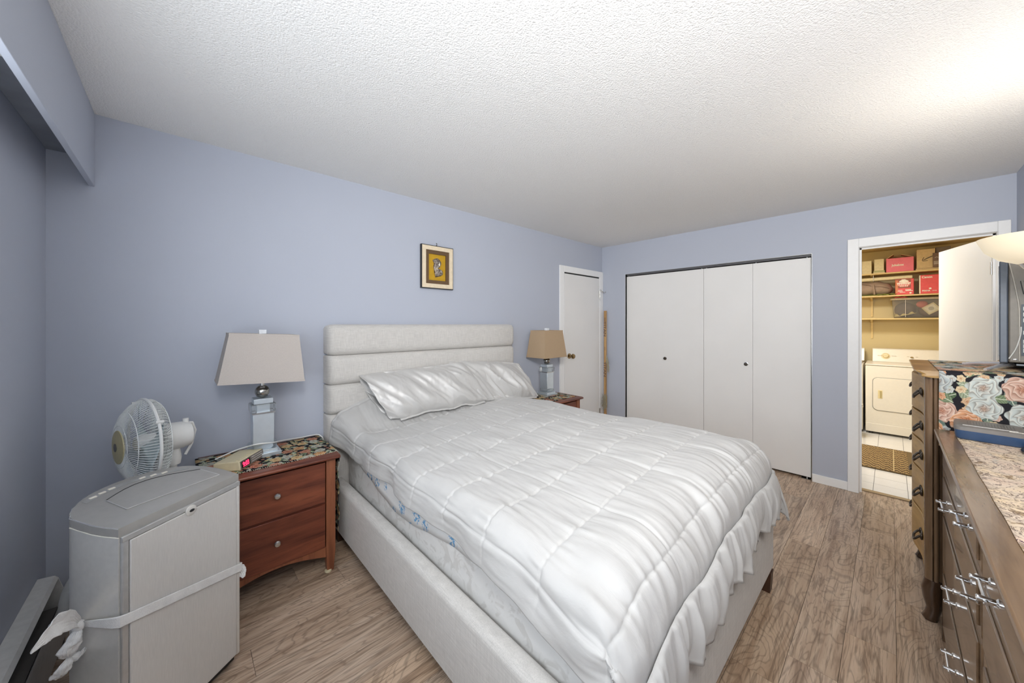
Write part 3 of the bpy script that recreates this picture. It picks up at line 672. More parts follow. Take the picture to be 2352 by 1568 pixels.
def ntcloth(x0, x1, y0, y1, drop, org, label):
    us = [(x0, .6625)] + [(x0 + (x1 - x0) * i / 12, .6625) for i in range(1, 13)]
    if drop: us += [(x1 + .004, .660), (x1 + .008, .65)] + [(x1 + .010 + .004 * math.sin(i * 1.3), .65 - drop * i / 14) for i in range(1, 15)]
    A = np.array([[(u, yy + (.004 * math.sin(u * 40)), z) for yy in np.linspace(y0, y1, 14)] for u, z in us])
    if drop:
        for i in range(15, len(us)): A[i, :, 0] += .010 * np.sin(np.linspace(0, 15, 14)) * (i - 14) / 14; A[i, :, 1] = A[i, :, 1] - .035 * np.sin((i - 14) / 14 * 3.1)*0
    cl = tag(obj('table_runner', MB().grid(A), FLORAL_NIGHT, org=org, solid=.003, ang=60), label, 'cloth', 'rose tapestry cloths on the nightstands')
    return cl
c1 = ntcloth(NX0 - .03, NX1 + .018, NYF + .03, NYB - .01, .46, (.36, 2.4, .66), 'black rose tapestry cloth on the left nightstand, hanging down toward the bed')
for nm, yy in (('fringe', NYF + .028),):
    mb = MB()
    for k in range(70):
        x = NX0 - .01 + (NX1 - NX0 + .02) * k / 70 + random.uniform(-.002, .002)
        mb.tube([(x, yy + .004, .664), (x + random.uniform(-.003, .003), yy - .008, .663)], .0016, 4)
    f_ = obj('fringe', mb, plain('fringe_thread', (.55, .48, .38), .9), c1, kind='stuff'); f_.data.transform(Matrix.Translation((-.36, -2.4, -.66)))
ntcloth(2.42, 2.95, NYF + .03, NYB - .01, 0, (2.7, 2.4, .66), 'black rose tapestry cloth flat on the right nightstand under the tan lamp')

# ------------------------------------------------------------------ table lamps
def table_lamp(cx, cy, label, sm, bw, bd, tw, td, z0, z1, tilt, top=.664):
    t = thing('table_lamp', label, 'lamp', (cx, cy, top), 0, 'bedside lamps')
    o = t.location
    mbs = lambda w, z0, z1: MB().box(cx - w, cx + w, cy - w, cy + w, z0, z1)
    obj('plinth', mbs(.080, top, top + .020), MIRROR, t, bevel=.002); obj('plinth', mbs(.064, top + .020, top + .036), MIRROR, t, bevel=.002)
    obj('glass_dish', MB().lathe([(.03, .0), (.060, .002), (.072, .012), (.074, .022), (.066, .032), (.05, .036)], (cx, cy, top + .036), n=28), CRYSTAL, t)
    obj('column', mbs(.049, top + .056, top + .235), MIRROR, t, bevel=.002); obj('column_foot', mbs(.040, top + .036, top + .056), MIRROR, t)
    obj('collar', mbs(.053, top + .235, top + .243), STEEL, t); obj('crystal_block', mbs(.058, top + .244, top + .288), CRYSTAL, t, bevel=.004); obj('block_core', mbs(.03, top + .243, top + .289), MIRROR, t)
    obj('upper_block', mbs(.045, top + .289, top + .318), MIRROR, t, bevel=.002)
    obj('ball', MB().sphere((cx, cy, top + .353), .036, 20, 12), plain('nickel', (.42, .41, .38), .22, 1, var=.03), t)
    obj('neck', MB().lathe([(.012, 0), (.012, .10)], (cx, cy, top + .386), n=12), STEEL, t)
    obj('bulb', MB().lathe([(.012, 0), (.016, .02), (.028, .06), (.02, .085), (.004, .094)], (cx, cy, top + .515), n=12), WHITEP, t)
    # shade: four tapered walls, thin cloth with binding
    M = Matrix.Translation((cx, cy, (z0 + z1) / 2)) @ Matrix.Rotation(tilt, 4, 'Y') @ Matrix.Translation((-cx, -cy, -(z0 + z1) / 2))
    def ring(w, d, z, ins=0): return [(cx + sx * (w / 2 - ins), cy + sy * (d / 2 - ins), z) for sx, sy in ((-1, -1), (1, -1), (1, 1), (-1, 1))]
    mb = MB().loft([ring(bw, bd, z0), ring(tw, td, z1), ring(tw, td, z1, .003), ring(bw, bd, z0, .003), ring(bw, bd, z0)], cap=False).xf(M)
    sh = obj('lamp_shade', mb, sm, t)
    for w, d, z in ((bw, bd, z0), (tw, td, z1)):
        mb = MB().loft([ring(w + .003, d + .003, z - .005), ring(w + .003, d + .003, z + .005), ring(w - .006, d - .006, z + .005), ring(w - .006, d - .006, z - .005), ring(w + .003, d + .003, z - .005)], cap=False).xf(M)
        obj('binding', mb, sm, sh)
    mb = MB().box(cx - tw / 2 + .003, cx + tw / 2 - .003, cy - .002, cy + .002, z1 - .012, z1 - .009).box(cx - .002, cx + .002, cy - td / 2 + .003, cy + td / 2 - .003, z1 - .012, z1 - .009).xf(M)
    obj('spider', mb, STEEL, sh)
    obj('harp', MB().tube([(cx - .012, cy, top + .5), (cx - .05, cy, top + .57), (cx - .03, cy, z1 - .03), (cx, cy, z1 - .01), (cx + .03, cy, z1 - .03), (cx + .05, cy, top + .57), (cx + .012, cy, top + .5)], .0025, 6), STEEL, t)
    obj('finial', MB().box(cx - .018, cx + .018, cy - .018, cy + .018, z1 + .004, z1 + .028).cyl((cx, cy, z1 - .015), (cx, cy, z1 + .01), .004), plain('white_crystal', (.85, .87, .9), .1), t, bevel=.002)
    return t
table_lamp(.338, 2.445, 'mirrored block lamp with tilted pale taupe shade on the left nightstand', SHADE_L, .392, .215, .322, .165, 1.082, 1.340, math.radians(2.8))
table_lamp(2.79, 2.455, 'mirrored block lamp with tan shade on the right nightstand', SHADE_R, .345, .255, .282, .195, 1.062, 1.330, 0)

# clock radio and cord
ck = thing('clock_radio', 'yellowed clock radio with red digits on the left nightstand', 'clock', (.232, 2.335, .665), math.atan2(.149, .113), local=True)
obj('body', MB().prism([(-.07, .0), (.055, 0), (.055, .014), (.05, .048), (-.07, .040)], -.10, .10, lambda u, v, h: (h, -u, v)), CREAM, ck, bevel=.004)
ckf = obj('front_panel', MB().prism([(.0552, .004), (.0575, .005), (.0525, .044), (.0505, .044)], -.094, .094, lambda u, v, h: (h, -u, v)), plain('grey_brown_panel', (.19, .165, .15), .4), ck)
obj('display', MB().prism([(.0560, .009), (.0585, .009), (.0545, .040), (.0520, .040)], -.088, -.022, lambda u, v, h: (h, -u, v)), GLOSSBLACK, ck)
em = NT('red_led'); em.col((.5, .01, .03, 1)); em.b.inputs['Emission Color'].default_value = (1, .03, .10, 1); em.b.inputs['Emission Strength'].default_value = 2.2; RLED = em.m
text('clock_digits', '9:03', .034, RLED, ck, (-.082, -.0592, .013), (1, 0, 0), (0, .12, 1), bold=.02, sx=.86)
for r_ in range(3):
    for k in range(9):
        obj('button', MB().box(-.008 + k * .0105, -.001 + k * .0105, -.0585 + r_ * .0012, -.053, .012 + r_ * .011, .016 + r_ * .011), plain('pale_button', (.5, .47, .43), .5) if (r_ == k == 0) else bpy.data.materials['pale_button'], ck)
for k in range(5):
    obj('top_button', MB().box(-.085 + k * .022, -.069 + k * .022, -.035, -.026, .046, .0485), CREAM, ck)
cord = bez([(.13, 2.42, .69), (.22, 2.43, .715), (.30, 2.36, .745), (.38, 2.37, .735), (.46, 2.50, .70), (.56, 2.575, .675), (.62, 2.59, .672), (.67, 2.58, .665), (.69, 2.56, .60), (.694, 2.56, .30), (.694, 2.57, .02)], 10)
tag(obj('power_cord', MB().tube([tuple(p) for p in cord], .0035, 6), WHITEP, org=(.4, 2.5, .67)), 'thin white cord running over the left nightstand from the clock', 'cord')

# ------------------------------------------------------------------ air conditioner (rotated frame: a along the face, b into the depth)
AO = Vector((-.14, 1.61)); AE = Vector((.7833, .62166)); AN = Vector((-.62166, .7833))
acr = math.atan2(AE.y, AE.x)
ac = thing('portable_air_conditioner', 'silver portable air conditioner with a white elastic band tied around it', 'air conditioner', (AO.x, AO.y, 0), acr, local=True)
foot = [(0, 0), (.402, 0), (.410, .10), (.402, .17), (.372, .235), (.30, .282), (.20, .297), (.10, .275), (.030, .225), (-.006, .17), (-.010, .08)]
def smoothpoly(P, n=4):
    out = []
    for i in range(len(P)):
        if i == 0: out += [P[0], P[1]]; continue
        if i == 1: pass
    seg = bez([(x, y, 0) for x, y in P[1:] + [P[0]]], n)
    return [(P[0])] + [(p.x, p.y) for p in seg[:-1]]
fp = smoothpoly(foot)
ztop = lambda b: .775 + .13 * b
def ring(scale, dz, flat=None):
    out = []
    for a, b in fp:
        aa = .2 + (a - .2) * scale; bb = .14 + (b - .14) * scale if b > .001 else (.0 + (1 - scale) * .14)
        out.append((aa, bb, (flat if flat is not None else ztop(b) + dz)))
    return out
obj('body', MB().loft([ring(.99, 0, .03), ring(1, 0, .05), ring(1, -.030)]), SILVERP, ac, ang=50)
obj('top_cap', MB().loft([ring(1.0, -.0285), ring(1.002, -.027), ring(1.002, -.004), ring(.998, 0), ring(.97, .001)]), SILVERD, ac, ang=50)
obj('cap_seam_highlight', MB().tube([(a_ , b_, ztop(b_) - .0287) for a_, b_ in ((.0, -.0015), (-.0085, .04), (-.0125, .08), (-.009, .17))], .0016, 5), LETTER, ac)  # cap seam drawn as a bright line, its edge highlight put into colour
obj('cap_edge_glint', MB().tube([(a_ , b_, ztop(b_) - .001) for a_, b_ in ((.0, -.0005), (-.0085, .04), (-.0120, .08), (-.0085, .17), (.0285, .225), (.099, .2755))], .0017, 6), plain('edge_glint', (.80, .79, .77), .2, .8), ac)  # added bright tube, stands in for the glint along the cap's edge
obj('base', MB().loft([ring(.94, 0, .012), ring(.94, 0, .035)]), BLACK, ac)
for a, b in ((.05, .05), (.35, .05), (.06, .2), (.34, .2)): obj('caster', MB().cyl((a - .012, b, .016), (a + .012, b, .016), .016, 14), BLACK, ac)
obj('edge_trim', MB().box(.003, .022, -.009, .001, .035, .748), plain('light_trim', (.50, .495, .485), .3, .5), ac, bevel=.004)
obj('edge_trim', MB().box(.386, .401, -.009, .001, .035, .748), SILVERP, ac, bevel=.004)
fpn = obj('front_panel', MB().box(.0235, .3845, -.010, .002, .04, .728), BRUSHED, ac, bevel=.003)
obj('header_strip', MB().box(.003, .401, -.0095, .001, .7295, .7475), plain('header_silver', (.52, .515, .505), .3, .5), ac, bevel=.002)
obj('finger_tab', MB().lathe([(.018, 0), (.018, .004), (.014, .006)], (.203, -.010, .728), (0, -1, 0), 24), SILVERP, fpn)
obj('tab_slot', MB().sphere((.203, -.0165, .728), 1, 14, 8, (.009, .002, .005)), BLACK, fpn)
zt = lambda a, b: ztop(b) + .0012
def panel(name, quad, mat, h=.002, parent=ac):
    q = [(a, b, zt(a, b)) for a, b in quad]; return obj(name, MB().loft([[(a, b, z - .001) for a, b, z in q], [(a, b, z + h) for a, b, z in q]]), mat, parent)
fq = [(.078, .085), (.365, .050), (.372, .15)] + [(.372 - .28 * i / 8, .15 + .055 * math.sin(PI * i / 8) + .04 * i / 8) for i in range(1, 9)]
panel('air_flap', fq, SILVERD, .0015)
for i in range(len(fq)):
    a, b = fq[i], fq[(i + 1) % len(fq)]
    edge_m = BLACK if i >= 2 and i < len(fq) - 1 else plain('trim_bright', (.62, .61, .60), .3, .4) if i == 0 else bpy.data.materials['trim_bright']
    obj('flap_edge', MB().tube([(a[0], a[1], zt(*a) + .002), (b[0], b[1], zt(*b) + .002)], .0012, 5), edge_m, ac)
sq = [(.06 + .30 * i / 10, .208 + .05 * math.sin(PI * (i / 10 * .9 + .08)) - .02 * i / 10) for i in range(11)]
sq2 = [(a, b + .022 - .004 * abs(i - 5) / 5) for i, (a, b) in enumerate(sq)]
panel('control_strip', sq + sq2[::-1], plain('control_strip_silver', (.42, .415, .405), .35, .4), .0015)
for i in (1, 2, 3, 6, 7, 8):
    a, b = sq[i]; panel('button', [(a - .009, b + .006), (a + .009, b + .006), (a + .009, b + .013), (a - .009, b + .013)], LETTER, .004)
# exhaust hose ring behind
obj('exhaust_hose', MB().tube([(.20 + .08 * math.cos(PI * 2 * k / 40), .43 + .03 * math.cos(2 * PI * k / 40), .40 + .09 * math.sin(2 * PI * k / 40)) for k in range(40)], .022, 10, True), plain('hose_grey', (.42, .42, .40), .5), ac)
# elastic band with knot and tails
eb = thing('elastic_band', 'white elastic strap tied in a knot around the silver air conditioner', 'strap', (AO.x, AO.y, 0), acr, local=True)
zb = lambda a, b: .495 - .106 * a / .40 + (-.0) * b
pth = [(.4105, .10), (.4075, .05), (.406, -.012), (.395, -.0135), (.2, -.0145), (.01, -.0135), (-.004, -.0125), (-.0145, .0), (-.0155, .04), (-.017, .08), (-.016, .105)]
mbp = []
for a, b in pth:
    z = .495 - .106 * (a / .40) if b <= 0.001 else (.495 - .106 * (a / .4) + (.0 if a > .2 else -.02 * b / .17)); w = .017 if a > -.001 else .017 - .009 * min(1, b / .11)
    mbp.append([(a - (.0004 if j_ % 2 else 0) * (b > 0), b - (.0006 if j_ % 2 else 0), z + w - 2 * w * j_ / 10) for j_ in range(11)])
obj('band', MB().grid(np.array(mbp).transpose(1, 0, 2)), ELASTIC, eb, solid=.002)
bk = [(.4105, .10), (.403, .18), (.372, .245), (.30, .290), (.20, .3045), (.10, .283), (.025, .235), (-.014, .13)]
obj('band', MB().grid(np.array([[(a, b, .37 + .10 * i / 7 + .017), (a, b, .37 + .10 * i / 7 - .017)] for i, (a, b) in enumerate(bk)]).transpose(1, 0, 2)), ELASTIC, eb, solid=.002)
obj('knot', MB().sphere((-.022, .115, .484), 1, 14, 10, (.014, .018, .017)), ELASTIC, eb)
def ribbon(pts, wid, side, n=10, seed=[0]):
    c = bez(pts, n); m = len(c); rows = []; seed[0] += 1; nw = 13
    for i, p_ in enumerate(c):
        w = np.interp(i / (m - 1), np.linspace(0, 1, len(wid)), wid); s_ = Vector(side).normalized()
        t_ = (c[min(i + 1, m - 1)] - c[max(i - 1, 0)]).normalized(); nr = t_.cross(s_).normalized(); row = []
        for k in range(nw):
            q = -1 + 2 * k / (nw - 1)
            h = .0035 * math.cos(q * 2.2) * (w / .02) + .0007 * (1 if k % 2 else -1) + .010 * float(vnoise(np.array(i * .28), np.array(q * 1.4), seed[0])) * (w / .02)
            row.append(p_ + s_ * (w * q * (1 + .25 * float(vnoise(np.array(i * .5), np.array(3.), seed[0] + 4)))) + nr * h)
        rows.append(row)
    return MB().grid(np.array([[tuple(q) for q in r] for r in rows]))
obj('ribbon_tail', ribbon([(-.02, .112, .488), (-.052, .087, .530), (-.096, .061, .556), (-.132, .046, .552), (-.160, .036, .540)], [.010, .026, .029, .018, .003], (.15, .1, 1)), ELASTIC, eb, solid=.002)
obj('ribbon_tail', ribbon([(-.026, .112, .478), (-.042, .10, .462), (-.048, .103, .44), (-.042, .115, .415), (-.036, .125, .40)], [.008, .018, .024, .016, .004], (1, -.6, .15)), ELASTIC, eb, solid=.002)
obj('ribbon_tail', ribbon([(-.038, .124, .402), (-.050, .118, .388), (-.052, .128, .368), (-.044, .142, .35), (-.034, .155, .335)], [.004, .018, .022, .014, .002], (1, -.6, .25)), ELASTIC, eb, solid=.002)
obj('ribbon_tail', ribbon([(-.036, .122, .405), (-.026, .115, .392), (-.014, .108, .40), (-.004, .10, .415)], [.004, .013, .014, .006], (.3, -.2, 1)), ELASTIC, eb, solid=.002)
obj('ribbon_tail', ribbon([(.409, .02, .385), (.418, .012, .368), (.420, .0, .350), (.416, -.012, .335)], [.004, .017, .015, .003], (1, -.6, .7)), ELASTIC, eb, solid=.002)

# ------------------------------------------------------------------ fan (local frame: +x is the blowing direction)
FC = Vector((-.122, 2.30, .868)); fdir = Vector((-.945, -.32, .01)).normalized()
fan = thing('pedestal_fan', 'white oscillating fan with wire cage standing behind the air conditioner', 'fan', (-.055, 2.32, 0))
fu_ = Vector((0, 0, 1)).cross(fdir).normalized(); fw = fdir.cross(fu_)
def fp3(r, a, h): return tuple(FC + fdir * h + (fu_ * math.cos(a) + fw * math.sin(a)) * r)
R0 = .19
prof_f = [(.052, .080), (.075, .079), (.11, .073), (.145, .057), (.172, .035), (.186, .015), (R0, 0)]
prof_b = [(.060, -.050), (.10, -.050), (.145, -.048), (.172, -.042), (.187, -.026), (R0, 0)]
mb = MB()
for k in range(96):
    a = 2 * PI * k / 96
    mb.tube([fp3(r, a + .35 * (r - R0), h) for r, h in prof_f], .0013, 4)
for r, h in ((.145, .057), (.09, .0765), (.052, .080)): mb.tube([fp3(r, 2 * PI * k / 48, h) for k in range(48)], .0018, 5, True)
obj('front_cage', mb, WIRE, fan, kind='stuff')
mb = MB()
for k in range(80):
    a = 2 * PI * k / 80; mb.tube([fp3(r, a, h) for r, h in prof_b], .0013, 4)
for r, h in ((.172, -.042), (.10, -.050)): mb.tube([fp3(r, 2 * PI * k / 48, h) for k in range(48)], .0018, 5, True)
obj('rear_cage', mb, WIRE, fan, kind='stuff')
obj('cage_ring', MB().tube([fp3(R0 + .002, 2 * PI * k / 64, 0) for k in range(64)], .006, 8, True), WHITEP, fan)
for k in range(4):
    a = .6 + k * PI / 2; obj('clip', MB().tube([fp3(R0 + .006, a, -.014), fp3(R0 + .008, a, .012)], .007, 6), WHITEP, fan)
obj('badge', MB().lathe([(.072, .0765), (.071, .083), (.04, .088), (.004, .090)], tuple(FC), tuple(fdir), 28), plain('yellowed_badge', (.52, .45, .25), .4, var=.05), fan)
obj('badge_print', MB().lathe([(.018, .088), (.018, .0905)], tuple(FC), tuple(fdir), 12), DARKGREY, fan)
BL = plain('translucent_blade', (.62, .72, .74), .2, alpha=.75)
for k in range(3):
    rows = []
    for i in range(10):
        r = .03 + .135 * i / 9; wid = .35 + .55 * math.sin(PI * min(1, (i + 1.5) / 9.5) * .62)
        rows.append([fp3(r, 2 * PI * k / 3 + wid * (j / 6 - .5) * 1.5, .020 - .045 * (j / 6)) for j in range(7)])
    obj('blade', MB().grid(np.array(rows)), BL, fan, solid=.002)
obj('hub', MB().lathe([(.034, -.035), (.036, .0), (.030, .028), (.008, .036)], tuple(FC), tuple(fdir), 20), WHITEP, fan)
mo = obj('motor_housing', MB().lathe([(.058, -.050), (.062, -.055), (.064, -.09), (.062, -.135), (.056, -.158), (.04, -.168), (.01, -.172)], tuple(FC), tuple(fdir), 28), WHITEP, fan)
obj('oscillation_knob', MB().cyl(fp3(.055, PI / 2, -.145), fp3(.075, PI / 2, -.145), .012, 12), WHITEP, mo)
obj('rear_handle', MB().tube([fp3(.056, PI / 2, -.14), fp3(.05, PI / 2, -.17), fp3(.01, PI / 2, -.182), fp3(.05, -PI / 2, -.17), fp3(.10, -PI / 2, -.145)], .006, 6), WHITEP, mo)
bx_, by_ = (FC - fdir * .10).x, (FC - fdir * .10).y
obj('neck', MB().lathe([(.026, 0), (.03, .03), (.022, .09)], (bx_, by_, .735), n=16), WHITEP, fan)
obj('pole', MB().cyl((bx_, by_, .03), (bx_, by_, .74), .014, 14), WHITEP, fan)
obj('control_box', MB().box(bx_ - .04, bx_ + .04, by_ - .03, by_ + .03, .60, .68), WHITEP, fan, bevel=.012)
obj('base', MB().lathe([(.085, 0), (.088, .012), (.07, .03), (.02, .045)], (bx_, by_, 0), n=28), WHITEP, fan)

# ------------------------------------------------------------------ picture
pc = thing('framed_picture', 'small framed silver relief on mustard ground hung above the bed', 'picture', (1.58, YB, 1.877))
def frame(x0, x1, z0, z1, w, y0, y1):
    mb = MB()
    mb.prism([(x0, z0), (x1, z0), (x1 - w, z0 + w), (x0 + w, z0 + w)], y0, y1, lambda u, v, h: (u, h, v)); mb.prism([(x0, z1), (x1, z1), (x1 - w, z1 - w), (x0 + w, z1 - w)], y0, y1, lambda u, v, h: (u, h, v))
    mb.prism([(x0, z0), (x0 + w, z0 + w), (x0 + w, z1 - w), (x0, z1)], y0, y1, lambda u, v, h: (u, h, v)); mb.prism([(x1, z0), (x1 - w, z0 + w), (x1 - w, z1 - w), (x1, z1)], y0, y1, lambda u, v, h: (u, h, v)); return mb
px0, px1, pz0, pz1 = 1.430, 1.736, 1.697, 2.057
obj('outer_edge', frame(px0, px1, pz0, pz1, .008, YB - .026, YB - .002), BLACK, pc)
obj('frame', frame(px0 + .006, px1 - .006, pz0 + .006, pz1 - .006, .034, YB - .030, YB - .003), plain('pale_gold_frame', (.78, .66, .48), .45), pc)
obj('liner', frame(px0 + .040, px1 - .040, pz0 + .040, pz1 - .040, .030, YB - .022, YB - .003), plain('brown_liner', (.13, .075, .035), .7), pc)
obj('ground', MB().box(px0 + .066, px1 - .066, YB - .010, YB - .003, pz0 + .066, pz1 - .066), plain('mustard_velvet', (.52, .30, .012), .7), pc)
rel = [(.40, .93), (.56, .97), (.72, .92), (.84, .82), (.86, .74), (.80, .68), (.78, .60), (.72, .58), (.66, .60), (.62, .54), (.64, .48), (.74, .46), (.86, .46), (.95, .44), (.99, .36), (.97, .29), (.88, .24), (.70, .19), (.42, .15), (.40, .22), (.36, .32), (.33, .42), (.30, .50), (.27, .58), (.30, .66), (.32, .74), (.26, .80), (.22, .85), (.30, .90)]
rx0, rz0 = px0 + .081, pz0 + .066; rx1, rz1 = rx0 + .1325, rz0 + .202
cxr, czr = .5, .55; rings = []
for s, h in ((1, 0), (.98, .004), (.88, .010), (.65, .013), (.3, .015)):
    rings.append([(rx0 + (cxr + (u - cxr) * (s if s == 1 else s)) * (rx1 - rx0), YB - .010 - h, rz0 + (czr + (v - czr) * s) * (rz1 - rz0)) for u, v in rel])
relm = NT('antique_silver'); vv = relm.coord(); nn = relm.noise(vv, 95, 4, .7, .8); relm.col(relm.ramp(nn, [(.36, (.07, .05, .045, 1)), (.50, (.33, .28, .24, 1)), (.66, (.66, .60, .52, 1))])); relm.pr(.35, .7); relm.bump(nn, .6, .006)
obj('relief', MB().loft(rings), relm.m, pc)
fx = lambda u, v: (rx0 + u * (rx1 - rx0), YB - .022, rz0 + v * (rz1 - rz0))
obj('relief_face', MB().sphere(fx(.68, .70), 1, 12, 8, (.009, .006, .018)), plain('worn_silver', (.66, .60, .50), .35, .6), pc)
obj('relief_hand', MB().sphere(fx(.80, .41), 1, 12, 8, (.008, .005, .007)), bpy.data.materials['worn_silver'], pc)
obj('relief_neck', MB().tube([fx(.60, .62), fx(.50, .54), fx(.50, .47)], [.004, .006, .007], 8), bpy.data.materials['worn_silver'], pc)
obj('hanger', MB().prism([(1.572, 2.055), (1.590, 2.055), (1.581, 2.072)], YB - .012, YB - .006, lambda u, v, h: (u, h, v)).cyl((1.583, YB, 2.085), (1.583, YB - .012, 2.076), .003), DARKGREY, pc)

# ------------------------------------------------------------------ hockey stick in the corner
hs = thing('hockey_stick', 'pale wooden hockey stick with dark lettering standing in the corner', 'hockey stick', (4.085, 2.57, 0))
STK = wood('pale_stick_wood', sr(160, 120, 72), sr(190, 150, 98), sr(206, 172, 120), 2)
obj('shaft', MB().box(4.072, 4.092, 2.553, 2.587, .06, 1.575), STK, hs, bevel=.003)
obj('blade', MB().prism([(0, 0), (.02, .09), (.0, .16), (-.035, .10), (-.22, .075), (-.24, .03), (-.22, 0)], 2.562, 2.578, lambda u, v, h: (4.09 + u, h, v)), STK, hs, bevel=.003)
for z, s_ in ((1.435, .050), (.905, .050)):
    text('lettering', 'TITAN', .043, BROWNP, hs, (4.0712, 2.585, z), (0, 0, -1), (0, -1, 0), bold=.03, sx=1.6)
    # letters run down the shaft
text('lettering', '////', .03, BROWNP, hs, (4.0712, 2.583, 1.10), (0, 0, -1), (0, -1, 0), sx=1.3)
for k in range(5): obj('stripe', MB().box(4.0708, 4.072, 2.556, 2.584, 1.478 - k * .012, 1.483 - k * .012), BROWNP, hs)
obj('tape_wrap', MB().box(4.068, 4.096, 2.548, 2.592, .30, .46), plain('worn_tape', (.42, .32, .18), .9, bstr=.5, bscale=120), hs, bevel=.005)
mb = MB()
for k in range(150):
    z = random.uniform(.30, .48); y = random.uniform(2.545, 2.592); a = random.uniform(-1, 1)
    mb.tube([(4.066, y, z), (4.058 - random.random() * .01, y + a * .012, z + random.uniform(-.02, .03)), (4.055 - random.random() * .015, y + a * .03, z + random.uniform(-.05, .02))], .0011, 3)
for k in range(90):
    z = random.uniform(.90, 1.0); mb.tube([(4.07, 2.553, z), (4.066, 2.535 - random.random() * .01, z - .03), (4.06, 2.525 - random.random() * .03, z - random.uniform(.05, .16))], .0009, 3)
obj('frayed_thread', mb, plain('frayed_thread', (.40, .36, .26), .9), hs, kind='stuff')

# ------------------------------------------------------------------ tall chest of drawers
CX0, CX1 = 2.575, 3.27; CYF, CYB = -.108, -.565; CZ = 1.182
ch = thing('tall_chest', 'tall brown wooden chest of drawers with serpentine front by the doorway', 'chest', (2.92, -.35, 0))
def crown(y, z): return (y, z)
prof = [(CYF - .002, 1.150), (CYF + .014, 1.154), (CYF + .018, 1.160), (CYF + .012, 1.165), (CYF + .026, 1.173), (CYF + .034, 1.178), (CYF + .032, 1.182), (CYB, 1.182), (CYB, 1.150)]
rings = []
for x, ins in ((CX0 - .024, .018), (CX0 - .02, .006), (CX0, 0), (CX1, 0), (CX1 + .02, .006), (CX1 + .026, .018)):
    rings.append([(x, yy - (ins if yy > CYF - .05 else 0), zz) for yy, zz in prof])
obj('crown_top', MB().loft(rings), OAK_LAMPLIT, ch, ang=30)
obj('side_panel', MB().box(CX0 + .012, CX0 + .03, CYB, CYF - .055, .10, 1.151), OAKV, ch); obj('side_panel', MB().box(CX1 - .03, CX1 - .012, CYB, CYF - .055, .10, 1.151), OAKV, ch)
obj('back_panel', MB().box(CX0 + .02, CX1 - .02, CYB, CYB + .012, .10, 1.151), OAKV, ch)
for x0 in (CX0, CX1 - .05):
    mb = MB(); pts = []
    n = 10
    for k in range(n + 1):
        a = PI * k / n; pts.append((x0 + .025 - .025 * math.cos(a), CYF - .024 + .025 * math.sin(a)))
    pts += [(x0 + .05, CYF - .06), (x0 + .014, CYF - .06), (x0 + .014, CYF - .030)]
    obj('corner_post', MB().prism(pts, .19, 1.151, lambda u, v, h: (u, v, h)), OAKV, ch)
    obj('post_bead', MB().cyl((x0 + .006, CYF - .036, .19), (x0 + .006, CYF - .036, 1.151), .0085, 10), OAKV, ch)
    sx_c = x0 + .025
    rgs = []
    for z, yo, r in ((.195, 0, .030), (.15, .006, .034), (.10, .004, .030), (.06, .0, .024), (.03, .006, .024), (.012, .012, .027), (0, .010, .022)):
        rgs.append([(sx_c + r * math.cos(a) * 1.0, CYF - .030 + yo + r * math.sin(a) * 1.05, z) for a in [2 * PI * k / 16 for k in range(16)]])
    obj('foot', MB().loft(rgs), wood('dark_foot', sr(50, 34, 24), sr(72, 52, 38), sr(90, 66, 48), 2, .12, coat=.6), ch)
    obj('rear_foot', MB().box(x0 + .005, x0 + .045, CYB + .01, CYB + .05, 0, .19), OAKV, ch)
rows = [(.958, 1.140), (.815, .948), (.665, .805), (.46, .655), (.235, .45)]
def serp(x):
    t = (x - (CX0 + .05)) / (CX1 - CX0 - .10); return CYF + .001 + .022 * math.sin(PI * t) - .008 * math.sin(3 * PI * t)
for k, (z0, z1) in enumerate(rows):
    nn_ = 20; xs = [CX0 + .054 + (CX1 - CX0 - .108) * i / nn_ for i in range(nn_ + 1)]
    g = np.array([[(x, serp(x) - .004 * (1 if j in (0, 5) else 0), z0 + (z1 - z0) * j / 5) for x in xs] for j in range(6)])
    front = [(x, serp(x)) for x in xs]; poly = front + [(xs[-1], CYF - .05), (xs[0], CYF - .05)]
    d = obj('drawer', MB().prism(poly, z0, z1, lambda u, v, h: (u, v, h)), OAK_REFLECT, ch, bevel=.003)
    xsf = [CX0 + .075 + (.08) * i / 8 for i in range(9)]
    pz = (z0 + z1) / 2 + .01
    for hx_ in (CX0 + .115, CX1 - .115):
        yb = serp(hx_)
        bp = MB().sphere((hx_, yb + .002, pz), 1, 16, 12, (.035, .004, .020)).sphere((hx_ - .038, yb + .005, pz + .006), 1, 14, 10, (.012, .007, .016)).sphere((hx_ + .038, yb + .005, pz + .006), 1, 14, 10, (.012, .007, .016))
        bail = bez([(hx_ - .036, yb + .012, pz + .006), (hx_ - .034, yb + .026, pz - .012), (hx_ - .012, yb + .030, pz - .024), (hx_ + .012, yb + .030, pz - .024), (hx_ + .034, yb + .026, pz - .012), (hx_ + .036, yb + .012, pz + .006)], 5)
        obj('bail_pull', bp.tube([tuple(p_) for p_ in bail], .005, 6), DARKMET, d)
        pass
obj('frame_rail', MB().box(CX0 + .05, CX1 - .05, CYF - .05, CYF - .008, .19, 1.151), OAK, ch)
arc2 = [(CX0 + .05, .225)] + [(CX0 + .05 + (CX1 - CX0 - .10) * i / 12, .15 + .04 * abs(math.sin(2 * PI * i / 12))) for i in range(13)] + [(CX1 - .05, .225)]
obj('apron', MB().prism(arc2, CYF - .03, CYF - .006, lambda u, v, h: (u, h, v)), OAK, ch)
